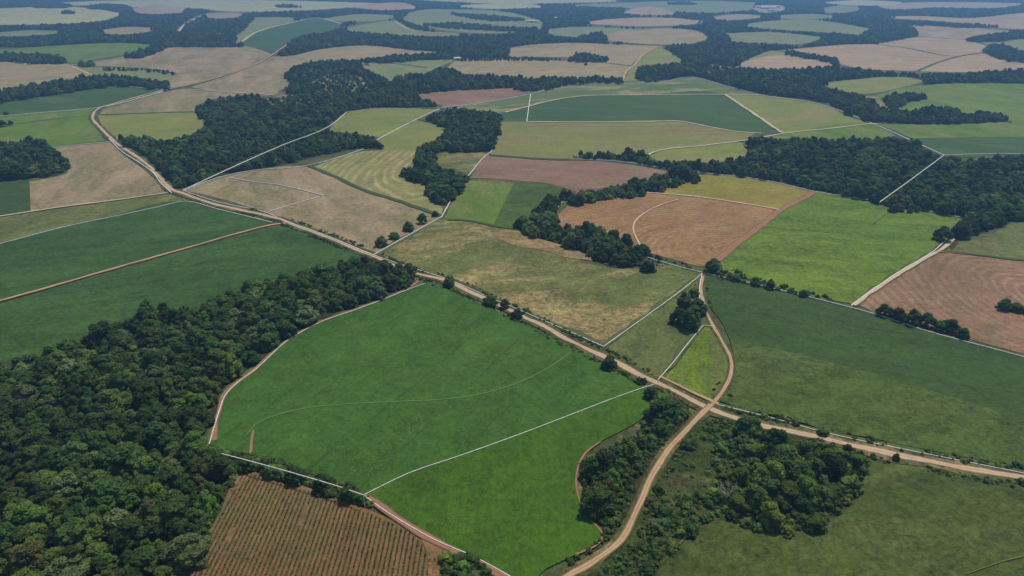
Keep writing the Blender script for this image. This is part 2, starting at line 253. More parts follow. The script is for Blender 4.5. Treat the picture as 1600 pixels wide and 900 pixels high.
# ---------------------------------------------------------------- fields: (material, crop height, label, outline in photo pixels)
R_ = 1690; L_ = -90
FIELDS = [
 # far band
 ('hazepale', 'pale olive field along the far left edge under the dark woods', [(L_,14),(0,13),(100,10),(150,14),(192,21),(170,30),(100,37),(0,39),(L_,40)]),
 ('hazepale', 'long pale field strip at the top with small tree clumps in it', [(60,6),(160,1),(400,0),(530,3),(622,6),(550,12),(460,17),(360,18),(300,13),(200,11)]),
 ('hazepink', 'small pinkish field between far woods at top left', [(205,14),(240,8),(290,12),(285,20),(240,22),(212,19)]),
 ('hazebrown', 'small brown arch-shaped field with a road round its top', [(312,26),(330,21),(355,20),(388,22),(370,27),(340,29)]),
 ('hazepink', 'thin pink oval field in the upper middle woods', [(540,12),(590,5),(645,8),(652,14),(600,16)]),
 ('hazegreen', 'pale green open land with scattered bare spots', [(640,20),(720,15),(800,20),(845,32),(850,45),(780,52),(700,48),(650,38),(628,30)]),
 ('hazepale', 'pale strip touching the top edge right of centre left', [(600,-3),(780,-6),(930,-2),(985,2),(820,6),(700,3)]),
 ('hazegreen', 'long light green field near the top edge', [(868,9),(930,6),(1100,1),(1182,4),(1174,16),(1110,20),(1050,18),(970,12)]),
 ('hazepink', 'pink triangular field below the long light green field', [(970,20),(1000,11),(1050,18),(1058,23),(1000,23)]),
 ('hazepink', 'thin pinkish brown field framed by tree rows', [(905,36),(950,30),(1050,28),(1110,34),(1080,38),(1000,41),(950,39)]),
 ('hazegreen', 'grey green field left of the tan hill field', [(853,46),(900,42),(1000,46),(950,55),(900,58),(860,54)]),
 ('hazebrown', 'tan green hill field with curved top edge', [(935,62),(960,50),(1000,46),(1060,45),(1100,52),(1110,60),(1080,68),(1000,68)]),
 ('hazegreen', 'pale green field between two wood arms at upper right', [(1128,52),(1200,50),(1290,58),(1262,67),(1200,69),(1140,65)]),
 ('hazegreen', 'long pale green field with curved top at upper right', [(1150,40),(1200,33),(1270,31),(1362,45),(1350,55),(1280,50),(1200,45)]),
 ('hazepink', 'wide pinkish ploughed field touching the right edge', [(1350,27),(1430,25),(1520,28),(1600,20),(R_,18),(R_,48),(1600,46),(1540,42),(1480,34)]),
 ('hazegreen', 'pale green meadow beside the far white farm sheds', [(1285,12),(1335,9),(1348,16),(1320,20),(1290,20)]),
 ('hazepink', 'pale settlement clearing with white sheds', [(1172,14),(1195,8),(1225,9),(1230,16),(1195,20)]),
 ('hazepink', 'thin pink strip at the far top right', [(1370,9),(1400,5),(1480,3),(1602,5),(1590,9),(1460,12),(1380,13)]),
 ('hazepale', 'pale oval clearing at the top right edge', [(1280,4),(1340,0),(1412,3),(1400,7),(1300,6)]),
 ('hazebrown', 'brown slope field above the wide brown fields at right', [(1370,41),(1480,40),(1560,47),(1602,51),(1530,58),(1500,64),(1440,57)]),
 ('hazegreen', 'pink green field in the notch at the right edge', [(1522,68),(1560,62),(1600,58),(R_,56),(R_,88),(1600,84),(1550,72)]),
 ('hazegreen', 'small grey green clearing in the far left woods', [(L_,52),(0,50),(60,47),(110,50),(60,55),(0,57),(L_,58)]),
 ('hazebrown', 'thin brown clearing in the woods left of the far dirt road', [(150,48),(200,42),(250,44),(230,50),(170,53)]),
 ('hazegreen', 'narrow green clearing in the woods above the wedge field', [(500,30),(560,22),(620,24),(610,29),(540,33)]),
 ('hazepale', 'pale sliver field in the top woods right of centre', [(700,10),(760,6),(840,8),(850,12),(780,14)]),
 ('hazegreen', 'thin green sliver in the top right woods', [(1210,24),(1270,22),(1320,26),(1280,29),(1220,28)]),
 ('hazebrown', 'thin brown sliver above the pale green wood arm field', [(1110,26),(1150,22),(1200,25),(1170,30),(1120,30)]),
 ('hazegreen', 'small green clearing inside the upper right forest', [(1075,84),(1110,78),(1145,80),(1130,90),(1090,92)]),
 # upper left
 ('green1', 'bright green field in the upper left behind the hedges', [(L_,88),(0,78),(60,73),(130,69),(190,67),(245,70),(235,77),(200,84),(150,92),(110,99),(85,92),(0,86)]),
 ('hazebrown', 'brown field at left edge above the long hedge', [(L_,93),(0,93),(60,96),(110,101),(140,116),(152,121),(100,128),(0,144),(L_,156)]),
 ('brown', 'large grey brown hill field left of the plantation', [(115,102),(200,88),(262,73),(305,60),(378,61),(373,70),(400,76),(428,86),(400,100),(340,120),(300,131),(268,138),(262,125),(275,115),(200,107)]),
 ('hazegreen', 'narrow grey green strip under the brown hill field', [(115,103),(200,105),(275,113),(270,122),(258,126),(180,121),(150,120)]),
 ('hazegreen', 'light green triangle beside the dark plantation', [(362,61),(385,42),(400,27),(450,27),(465,28),(450,36),(400,50),(378,61)]),
 ('deep', 'dark green plantation field with pale road round it', [(374,69),(400,52),(450,37),(497,29),(537,38),(515,48),(470,55),(430,80),(400,76)]),
 ('hazegreen', 'grey green wedge field right of the curved road', [(530,46),(570,38),(615,33),(640,46),(700,51),(765,58),(700,58),(600,55)]),
 ('hazebrown', 'long brown field under the upper wood', [(430,88),(480,80),(550,71),(600,71),(660,79),(714,84),(660,88),(600,92),(540,96),(500,96),(470,92)]),
 ('brown', 'rosy brown field between the road and the forest', [(298,136),(350,120),(400,101),(428,88),(470,90),(497,94),(462,106),(444,118),(447,126),(462,130),(440,140),(425,149),(400,148),(330,142)]),
 ('deep', 'grey green trapezoid field edged with white lines', [(L_,180),(L_,172),(0,160),(60,150),(170,132),(262,139),(230,148),(170,162),(150,167),(60,175),(0,180)]),
 ('green1', 'narrow green strip below the trapezoid field', [(L_,190),(0,181),(60,175),(150,168),(146,180),(100,184),(50,190),(0,197),(L_,206)]),
 ('green1', 'yellow green field left of the road bend', [(L_,208),(0,197),(60,190),(120,183),(140,181),(150,200),(163,220),(120,225),(75,230),(60,226),(0,226),(L_,230)]),
 ('brown2', 'brown olive strip right of the road bend', [(160,172),(225,153),(285,139),(330,142),(395,148),(330,156),(305,166),(304,176),(250,177),(155,180)]),
 ('yellow', 'light olive field between road bend and forest', [(152,180),(250,176),(305,176),(309,184),(338,190),(328,202),(272,218),(200,222),(175,214),(160,197)]),
 ('brown', 'pale brown rectangular field at the left', [(46,284),(80,278),(104,272),(110,260),(100,248),(78,233),(130,226),(172,222),(190,240),(215,258),(240,278),(258,300),(200,309),(100,322),(48,331)]),
 ('soydark', 'small dark green square field at left edge', [(L_,300),(0,285),(46,281),(48,330),(0,337),(L_,352)]),
 ('pasture2', 'olive strip above the left green fields', [(L_,362),(0,340),(100,325),(200,312),(262,303),(285,313),(150,345),(0,379),(L_,404)]),
 ('soyleft', 'deep green field above the straight dirt track', [(L_,406),(0,381),(150,345),(288,314),(330,325),(380,335),(425,347),(425,353),(300,388),(150,430),(0,469),(L_,492)]),
 ('soyleft', 'deep green field between dirt track and big forest', [(L_,500),(0,476),(150,433),(300,391),(400,363),(440,354),(480,366),(520,380),(560,396),(566,410),(530,440),(430,500),(250,560),(90,600),(0,620),(L_,640)]),
 # upper middle
 ('hazegreen', 'pale green field enclosed by the forest arms', [(548,98),(600,92),(700,89),(716,93),(685,105),(660,116),(622,128),(608,130),(585,120),(556,108)]),
 ('hazebrown', 'wide brown field in the upper middle', [(714,92),(800,90),(880,93),(940,97),(985,103),(975,118),(970,127),(930,126),(880,130),(850,134),(840,124),(790,120),(720,114),(698,106)]),
 ('hazebrown', 'tan field right of the upper wood', [(795,90),(795,75),(830,70),(900,67),(970,70),(1035,72),(1010,83),(990,97),(985,103),(940,97),(890,90)]),
 ('yellow', 'olive triangle field beside the winding track', [(975,126),(988,101),(1005,85),(1035,73),(1052,84),(1070,98),(1035,104),(1000,108),(995,126)]),
 ('redsoil', 'reddish brown sliver field below the forest tongue', [(636,151),(680,142),(760,140),(838,134),(848,140),(780,156),(700,168),(690,165),(665,157)]),
 ('mixed', 'grey green field with bare earth patches', [(700,170),(760,159),(830,146),(905,127),(1040,126),(1078,120),(1135,134),(1205,150),(1140,148),(1000,149),(900,151),(828,165),(783,177)]),
 ('deep', 'dark green arch-shaped field in upper centre', [(720,178),(785,176),(828,165),(900,151),(1000,149),(1132,148),(1172,176),(1218,209),(1180,209),(1125,203),(1080,191),(1000,191),(825,191),(783,190),(730,190)]),
 ('olive2', 'wide olive field below the dark arch-shaped field', [(781,190),(900,191),(1060,190),(1110,199),(1150,206),(1180,209),(1160,220),(1100,230),(1020,240),(960,243),(900,250),(830,248),(766,241)]),
 ('yellow', 'yellow olive triangle field right of the dark field', [(1136,148),(1205,150),(1275,161),(1310,172),(1364,193),(1290,201),(1222,209)]),
 ('yellow', 'small yellow green lens below the olive field', [(1012,243),(1065,232),(1150,222),(1170,228),(1180,238),(1160,249),(1080,254),(1030,252)]),
 ('green1', 'green sliver above the right forest', [(1160,222),(1225,209),(1362,194),(1400,212),(1340,222),(1260,226),(1180,224)]),
 ('green1', 'bright green strip at the right edge', [(1370,194),(1430,192),(1500,191),(1600,190),(R_,190),(R_,215),(1600,215),(1430,217),(1400,205)]),
 ('deep', 'dark green strip at right edge under the bright one', [(1430,216),(1600,214),(R_,214),(R_,241),(1600,240),(1475,242),(1440,224)]),
 ('green1', 'light green field right of the tree clump', [(1350,156),(1400,140),(1450,133),(1520,130),(1600,131),(R_,131),(R_,190),(1600,190),(1500,191),(1450,184),(1390,176),(1360,166)]),
 ('yellow', 'olive oval field enclosed by woods', [(1262,132),(1330,125),(1400,120),(1447,127),(1400,139),(1350,147),(1300,139)]),
 ('deep', 'small dark green wedge under the wood', [(1288,162),(1330,160),(1352,172),(1347,188),(1335,186)]),
 ('hazegreen', 'small green field under the wood arm', [(1158,84),(1200,79),(1232,82),(1225,92),(1180,97)]),
 ('hazepink', 'pinkish triangle field left of the tree row', [(1135,106),(1180,92),(1240,83),(1300,91),(1308,98),(1298,110),(1200,110)]),
 ('hazepink', 'huge pinkish brown field at the right', [(1222,79),(1290,72),(1360,67),(1400,62),(1440,57),(1500,60),(1548,73),(1540,81),(1600,98),(R_,104),(R_,112),(1600,110),(1490,113),(1430,111),(1316,101),(1300,92)]),
 # middle
 ('yellow', 'yellow green field with curved top in the forest notch', [(512,205),(540,178),(580,171),(640,169),(688,170),(650,187),(600,214),(560,209)]),
 ('yellow', 'small yellow green field beside the middle wood', [(586,222),(650,188),(700,198),(690,214),(655,237),(598,236)]),
 ('swirl', 'field of curved mowing swirls in the middle', [(482,263),(520,250),(565,237),(600,235),(658,236),(660,260),(628,268),(640,280),(668,292),(672,310),(692,326),(690,338),(620,314),(540,286)]),
 ('pasture', 'small hay field enclosed by the middle wood', [(672,246),(700,237),(756,239),(766,243),(736,272),(700,264),(680,260)]),
 ('brown', 'wide pale brown field left of the centre', [(288,298),(345,279),(400,266),(482,261),(540,285),(620,313),(690,338),(660,356),(620,374),(584,398),(500,362),(420,334),(350,312)]),
 ('brown2', 'greener corner of the pale brown field', [(296,298),(345,280),(370,283),(360,292),(398,304),(420,330),(350,310)]),
 ('redsoil', 'dark reddish ploughed field in the centre', [(756,242),(830,247),(900,249),(1000,260),(1054,270),(1030,287),(980,299),(935,310),(900,310),(880,294),(800,282),(736,278),(745,262)]),
 ('green1', 'bright green plot beside the central wood', [(726,282),(805,286),(800,300),(770,354),(720,345),(694,341),(715,302)]),
 ('soymid', 'darker green plot touching the central wood', [(803,286),(870,291),(900,300),(890,318),(850,350),(812,360),(770,354)]),
 ('tan', 'large tan ploughed field with a curved pale track', [(858,350),(866,326),(882,315),(930,313),(990,301),(1060,305),(1120,312),(1217,328),(1180,360),(1125,404),(1100,416),(1060,408),(1012,395),(960,385),(920,368)]),
 ('olive', 'orange olive field above the tan ploughed field', [(1000,300),(1050,287),(1095,274),(1190,281),(1274,298),(1245,314),(1217,329),(1120,312),(1050,304)]),
 ('lime', 'vivid lime green field right of centre', [(1274,300),(1380,315),(1440,327),(1510,342),(1492,360),(1450,396),(1400,428),(1330,475),(1260,463),(1190,443),(1130,424),(1124,406),(1215,332)]),
 ('pasture2', 'olive meadow at the right edge beyond the tracks', [(1462,394),(1475,384),(1540,372),(1575,352),(1600,344),(R_,340),(R_,416),(1600,408),(1500,397)]),
 ('rightsoil', 'brown ploughed field with curved furrows at right', [(1335,474),(1400,431),(1468,396),(1600,409),(R_,418),(R_,578),(1600,554),(1520,532),(1440,509),(1370,490)]),
 ('pasture', 'wide olive pasture with bare patches in the centre', [(588,400),(640,372),(690,343),(725,344),(770,353),(812,360),(870,388),(920,412),(960,420),(1005,420),(1040,412),(1099,428),(1080,442),(1020,487),(943,541),(900,524),(830,491),(750,460),(660,424)]),
 ('pasture2', 'small green brown meadow below the pasture', [(943,541),(1020,486),(1092,432),(1100,440),(1108,500),(1096,512),(1070,547),(1032,592),(990,573)]),
 ('limesmall', 'small bright green wedge field beside the track loop', [(1102,509),(1116,510),(1130,535),(1142,562),(1142,590),(1130,612),(1112,630),(1085,618),(1036,594),(1060,567),(1082,537)]),
 ('soydark', 'dark green crop field at right', [(1100,430),(1190,450),(1330,484),(1440,514),(1520,538),(1600,560),(R_,585),(R_,692),(1600,660),(1450,612),(1300,570),(1140,532),(1128,505),(1106,475)]),
 ('soymid', 'lighter green crop strip along the main road', [(1140,530),(1300,568),(1450,610),(1600,658),(R_,690),(R_,757),(1600,735),(1450,704),(1300,676),(1200,651),(1122,630),(1142,605),(1148,570)]),
 ('meadow', 'rolling green meadow at lower right', [(1008,912),(1050,868),(1085,832),(1105,817),(1130,812),(1180,826),(1240,832),(1300,815),(1340,775),(1350,740),(1348,716),(1450,727),(1600,757),(R_,772),(R_,1040),(900,1040)]),
 ('soy', 'large dark green crop field in the lower centre', [(668,441),(718,461),(760,480),(800,498),(850,521),(900,546),(940,568),(980,592),(1002,608),(950,626),(880,653),(820,675),(720,711),(640,739),(568,773),(480,746),(420,729),(360,713),(325,703),(332,680),(337,655),(351,618),(370,600),(400,578),(430,550),(447,534),(480,516),(500,506),(560,483),(610,466),(640,452)]),
 ('soybright', 'bright green crop field at the bottom centre', [(568,773),(640,739),(720,711),(820,675),(880,653),(950,626),(1002,608),(1014,614),(1021,626),(1017,642),(1000,658),(970,675),(938,692),(915,710),(903,732),(900,760),(907,787),(920,810),(942,838),(938,850),(900,868),(870,882),(850,893),(830,915),(790,912),(760,884),(700,852),(640,820),(600,795)]),
]
BARE = [('brown_patch', None)]
_boxes = []
def layer(pts):
    xs = [p[0] for p in pts]; ys = [p[1] for p in pts]; bb = (min(xs), max(xs), min(ys), max(ys)); l = 1
    for b, bl in _boxes:
        if bb[0] < b[1] and bb[1] > b[0] and bb[2] < b[3] and bb[3] > b[2]: l = max(l, bl + 1)
    _boxes.append((bb, l)); return l
HIGH = {'soy': .25, 'soybright': .25, 'soyleft': .25, 'soydark': .25, 'soymid': .25, 'lime': .2}
def sheet(name, pts, mat, z):
    W = [G(*p) for p in pts]; n = len(W)
    if sum(W[i][0] * W[(i + 1) % n][1] - W[(i + 1) % n][0] * W[i][1] for i in range(n)) < 0: W = W[::-1]
    tris = tessellate_polygon([[Vector((a, b, 0)) for a, b in W]])
    v = [(a, b, z) for a, b in W] + [(a, b, -.2) for a, b in W]; f = []
    for t_ in tris:
        a, b, c = (W[k] for k in t_)
        f.append(tuple(t_) if (b[0] - a[0]) * (c[1] - a[1]) - (b[1] - a[1]) * (c[0] - a[0]) > 0 else tuple(t_)[::-1])
    for i in range(n): j = (i + 1) % n; f.append((i, i + n, j + n, j))
    m = bpy.data.meshes.new(name); m.from_pydata(v, [], f); m.update()
    return link(name, m, mat)
POLY = []
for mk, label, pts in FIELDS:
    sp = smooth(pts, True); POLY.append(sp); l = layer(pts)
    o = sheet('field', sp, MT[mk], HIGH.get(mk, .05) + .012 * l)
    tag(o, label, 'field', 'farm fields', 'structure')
TOPZ = .55

# ---------------------------------------------------------------- roads and tracks
def ribbon(name, pts, width, mat, z, jit=.3, smoothit=True, wfun=None):
    q = smooth(pts, False, 8, 60) if smoothit else pts
    W = [Vector(G(*p)) for p in q]
    # resample
    out = [W[0]]
    for a, b in zip(W, W[1:]):
        n = max(1, int((b - a).length / 3.5))
        n = min(n, 60)
        for k in range(1, n + 1): out.append(a.lerp(b, k / n))
    me = bpy.data.meshes.new(name); v = []; f = []; uv = []; s = 0; NS = 4
    for i, p in enumerate(out):
        d = (out[min(i + 1, len(out) - 1)] - out[max(i - 1, 0)]).normalized(); nrm = Vector((-d.y, d.x))
        if i: s += (p - out[i - 1]).length
        wl = width * .5 * (1 + jit * (mn.noise((p.x * .07, p.y * .07, 1.3)) * 2)); wr = width * .5 * (1 + jit * (mn.noise((p.x * .07, p.y * .07, 7.7)) * 2))
        for k in range(NS + 1):
            u = k / NS; c = p - nrm * wl + nrm * (wl + wr) * u; v.append((c.x, c.y, z)); uv.append((u, s))
    for i in range(len(out) - 1):
        for k in range(NS):
            a = i * (NS + 1) + k; f.append((a, a + 1, a + NS + 2, a + NS + 1))
    me.from_pydata(v, [], f); ul = me.uv_layers.new(name='UVMap')
    for lp in me.loops: ul.data[lp.index].uv = uv[lp.vertex_index]
    o = link(name, me, mat)
    return o
MR = road_mat('dirt_road', (168, 138, 110), (198, 170, 142), (92, 96, 54), .42)
MRv = field_mat('verge', (66, 80, 40), (88, 92, 50), (140, 116, 86), (.60, .72), big=.04, grain=.9)
MT3 = road_mat('dirt_track', (158, 124, 92), (192, 160, 126), (92, 94, 52), .42)
MTr = road_mat('red_track', (136, 96, 72), (158, 116, 90), (96, 90, 60), .35)
MTd = road_mat('grass_strip', (58, 76, 40), (70, 86, 44), (84, 92, 52), .4)
MTp = road_mat('pale_track', (182, 162, 134), (200, 182, 156), (140, 126, 94), .4)
MTg = road_mat('wheel_marks', (96, 118, 64), (116, 132, 80), (76, 104, 50), .5)
MTm = road_mat('meadow_marks', (86, 100, 56), (98, 108, 64), (76, 92, 46), .5)
main_near = [(R_,772),(1600,748),(1500,731),(1400,712),(1300,690),(1220,673),(1160,659),(1110,640),(1060,615),(1010,592),(960,566),(900,538),(840,506),(800,488),(750,464),(700,441),(640,425),(580,400),(520,375),(460,352),(430,341),(380,330),(330,318),(285,302),(268,296),(250,278),(235,262),(215,246),(190,230),(172,215),(155,198),(145,184),(150,173),(175,163),(210,153),(260,140),(300,132),(350,118),(400,100),(425,86),(450,69),(475,57),(530,46),(570,38),(617,33)]
ribbon('road', main_near, 9, MRv, TOPZ)['label'] = 'grassy verge along both sides of the main dirt road'
ro = ribbon('road', main_near, 3.9, MR, TOPZ + .05); tag(ro, 'main pale dirt road running from lower right to the hills', 'road', kind='structure')
for o in bpy.data.objects:
    if o.name.startswith('road') and 'kind' not in o: o.name = 'verge'; tag(o, o['label'], 'verge', kind='structure')
TR = [
 ('dirt side road curving from the bottom edge up to the crossing', [(860,918),(890,900),(930,877),(965,850),(985,820),(1000,785),(1015,750),(1035,718),(1065,680),(1092,652),(1112,633)], 2.9, MT3, 2.0),
 ('dirt track looping round the wedge field', [(1112,635),(1130,612),(1142,585),(1141,560),(1130,538),(1113,508),(1102,484),(1096,460),(1097,432)], 2.1, MT3, 1.9),
 ('straight dirt track between the left green fields', [(L_,496),(0,471),(100,443),(200,414),(300,386),(380,363),(425,352),(450,349)], 2.6, MT3, 1.5),
 ('pale track beside the main road at the crossing', [(1030,589),(1060,603),(1090,618),(1122,633)], 2.2, MT3, 1.3),
 ('reddish earth strip between olive and lime fields', [(1275,300),(1245,316),(1217,331),(1180,360),(1150,383),(1120,408)], 6.0, MTr, 1.0),
 ('pale curved track inside the tan field', [(1060,312),(1030,322),(1005,335),(992,348),(990,362),(998,380),(1008,396)], 1.3, MTp, 1.0),
 ('pale track along the top edge of the tan field', [(990,301),(1060,305),(1120,312),(1217,328)], 2.4, MTp, 1.0),
 ('red earth margin on the left edge of the large crop field', [(655,440),(640,450),(600,468),(560,483),(500,505),(478,516),(447,535),(425,553),(400,578),(370,600),(350,620),(343,640),(337,660),(335,690)], 2.2, MTr, 1.0),
 ('red earth margin curving round the lower copse', [(938,692),(915,710),(903,732),(900,760),(907,787),(920,810),(941,838),(936,850),(900,868)], .9, MTr, 1.0),
 ('brown track along the ploughed row field', [(570,776),(600,797),(640,824),(690,852),(740,878),(790,904)], 3.2, MTr, 1.0),
 ('thin pale wheel marks curving across the large crop field', [(385,682),(400,665),(430,651),(480,639),(540,633),(620,629),(700,625),(760,615),(800,603),(850,580),(892,552)], .6, MTg, 1.0),
 ('short earth spur at the corner of the large crop field', [(396,674),(393,692),(392,712)], 1.4, MTr, 1.0),
 ('thin pale wheel mark in the lower right meadow', [(1510,899),(1540,888),(1570,878),(1610,868)], .5, MTm, 1.0),
 ('dirt track beside the lime field', [(1332,478),(1360,458),(1400,431),(1440,407),(1470,391),(1490,374)], 3.0, MTp, 1.4),
 ('track between lime field corner and olive meadow', [(1462,394),(1500,397),(1600,408),(R_,414)], 1.8, MTr, 1.0),
 ('winding pale track in the upper middle fields', [(973,127),(978,112),(992,101),(1003,87),(1015,79),(1026,73)], 6.5, MT3, 1.0),
 ('pale diagonal track beside the dark arch-shaped field', [(1133,148),(1172,174),(1222,208)], 4.5, MTp, 1.0),
 ('pale road round the dark plantation', [(372,70),(385,60),(400,51),(450,37),(497,29),(537,38)], 9, MTp, 1.0),
 ('far pale road above the wedge field', [(617,33),(640,46),(700,52),(760,57),(820,62)], 8, MTp, 1.0),
 ('curving far dirt road at the upper left', [(278,52),(285,42),(300,32),(318,24),(345,20),(388,21)], 9, MTp, 1.0),
 ('pale track along the bottom of the dark arch-shaped field', [(823,191),(900,191),(1000,191),(1062,190),(1110,199),(1150,206),(1190,209)], 3.8, MTp, 1.0),
 ('pale track between yellow and green slivers', [(1012,243),(1022,238),(1100,228),(1170,219),(1225,209),(1300,201),(1362,194),(1425,192)], 3.2, MTp, 1.0),
 ('pale track along the top of the dark arch-shaped field', [(790,176),(828,166),(860,158),(905,151),(1000,149),(1132,148),(1200,149)], 4.2, MTp, 1.0),
 ('pale earth track north of the trapezoid field', [(L_,174),(0,160),(60,150),(170,132)], 4.5, MTp, 1.0),
 ('pale track between brown fields at left', [(112,102),(150,97),(196,90)], 6, MTp, 1.0),
 ('dark grassy strip across the brown hill field', [(128,103),(200,106),(250,110),(275,116)], 5, MTd, 1.0),
 ('dark grassy strip between the two upper middle brown fields', [(700,91),(800,90),(890,95),(940,98),(990,104)], 5, MTd, 1.0),
 ('thin green strip inside the enclosed pale green field', [(595,98),(630,101),(668,106)], 4, MTd, 1.0),
 ('green strip between the pale brown and the swirl field', [(480,259),(520,275),(570,298),(620,314),(690,338)], 4.5, MTd, 1.0),
 ('green strip above the dark reddish field', [(766,243),(830,248),(900,250),(960,249)], 6, MTd, 1.0),
 ('dark strip under the bright green plots', [(700,344),(726,345),(770,353),(812,360)], 3.5, MTd, 1.0),
 ('dark strip above the light olive field', [(155,180),(230,177),(303,175)], 3.5, MTd, 1.0),
 ('upper grassy line curving through the huge pinkish field', [(1432,57),(1480,60),(1520,64),(1548,73)], 7, MTd, 1.0),
 ('grassy line rising through the huge pinkish field', [(1434,111),(1465,98),(1500,88),(1540,82)], 6, MTd, 1.0),
 ('faint middle grassy line in the huge pinkish field', [(1365,69),(1420,76),(1470,86),(1500,89)], 5, MTd, 1.0),
 ('dark strip between olive meadow and right ploughed field', [(1470,393),(1500,396),(1600,408),(R_,415)], 3, MTd, 1.0),
 ('field path below the brown field at left', [(112,104),(130,112),(150,120)], 5, MTp, 1.0),
 ('pale earth strip above the left olive strip', [(0,339),(100,324),(200,311),(262,302)], 2.6, MTp, 1.0),
]
for i, (label, pts, wd, m, vg) in enumerate(TR):
    if vg > 1.05:
        v = ribbon('verge', pts, wd * vg, MRv, TOPZ + .006 + .0015 * i); tag(v, 'grassy verge of the ' + label, 'verge', kind='structure')
    o = ribbon('track', pts, wd, m, TOPZ + .10 + .006 * i); tag(o, label, 'track', kind='structure')
# bare earth patches
bp_mat = field_mat('bare_earth', (150, 118, 86), (168, 138, 104), (120, 108, 72), (.5, .64), grain=.7, big=.05)
bsoil = field_mat('soil_edge', (138, 94, 68), (150, 108, 80), (104, 96, 62), (.58, .7), grain=.6, big=.05)
for label, pts, m in [
  ('bare sandy scar in the central pasture', [(766,362),(800,366),(850,376),(890,388),(930,404),(925,408),(880,402),(850,392),(810,386),(780,374)], bp_mat),
  ('red earth headland at the top of the row field', [(362,732),(384,731),(392,742),(380,760),(364,770),(358,762)], bsoil),
  ('bare earth corner at the end of the row field', [(655,838),(700,855),(712,866),(690,872),(686,905),(668,905),(668,868)], bsoil)]:
    o = sheet('bare_earth', smooth(pts, True), m, TOPZ - .02); tag(o, label, 'bare earth', kind='structure')

# ---------------------------------------------------------------- ploughed row field with real plant rows
ROWP = [(365,735),(400,738),(450,752),(500,769),(560,791),(610,812),(645,832),(668,855),(684,872),(684,905),(690,1000),(240,1000),(285,895),(302,868),(322,838),(346,798),(357,768)]
Mrow = field_mat('row_soil', (116, 82, 58), (132, 96, 70), (110, 96, 66), (.5, .7), rows=(0, 2.5, .0), grain=.55, big=.02)
o = sheet('field', smooth(ROWP, True), Mrow, .30); tag(o, 'red brown ploughed field with straight crop rows at bottom left', 'field', 'farm fields', 'structure')

# ---------------------------------------------------------------- overlay boundary lines, given body as made-up low white walls
Mw, tw, bw = newmat('line_white');  # plain white of the overlay lines
_n = noise(tw, N_(tw, 'ShaderNodeNewGeometry').outputs['Position'], .7, 4); tw.links.new(mix(tw, ramp(tw, _n, .35, .7), lin((228, 227, 220)), lin((190, 186, 174))), bw.inputs['Base Color'])
def bar(name, pts, wd, z0, z1, zproj=None, posts=None):
    q = smooth(pts, False, 4, 25); zc = z1 if zproj is None else zproj
    W = [Vector(G(p[0], p[1], zc)) for p in q]
    v = []; f = []
    for i, p in enumerate(W):
        d = (W[min(i + 1, len(W) - 1)] - W[max(i - 1, 0)]).normalized(); n = Vector((-d.y, d.x)) * wd * .5
        a_, b_ = (1.0, .96) if z0 == 0 else (1, .9); v += [(p.x - n.x * a_, p.y - n.y * a_, z0), (p.x + n.x * a_, p.y + n.y * a_, z0), (p.x + n.x * b_, p.y + n.y * b_, z1), (p.x - n.x * b_, p.y - n.y * b_, z1)]
    for i in range(len(W) - 1):
        a = i * 4; b = a + 4
        for k in range(4): f.append((a + k, a + (k + 1) % 4, b + (k + 1) % 4, b + k))
    f.append((3, 2, 1, 0)); e = (len(W) - 1) * 4; f.append((e, e + 1, e + 2, e + 3))
    me = bpy.data.meshes.new(name); me.from_pydata(v, [], f)
    bm = bmesh.new(); bm.from_mesh(me); bmesh.ops.recalc_face_normals(bm, faces=bm.faces); bm.to_mesh(me); bm.free()
    return W, link(name, me, Mw)
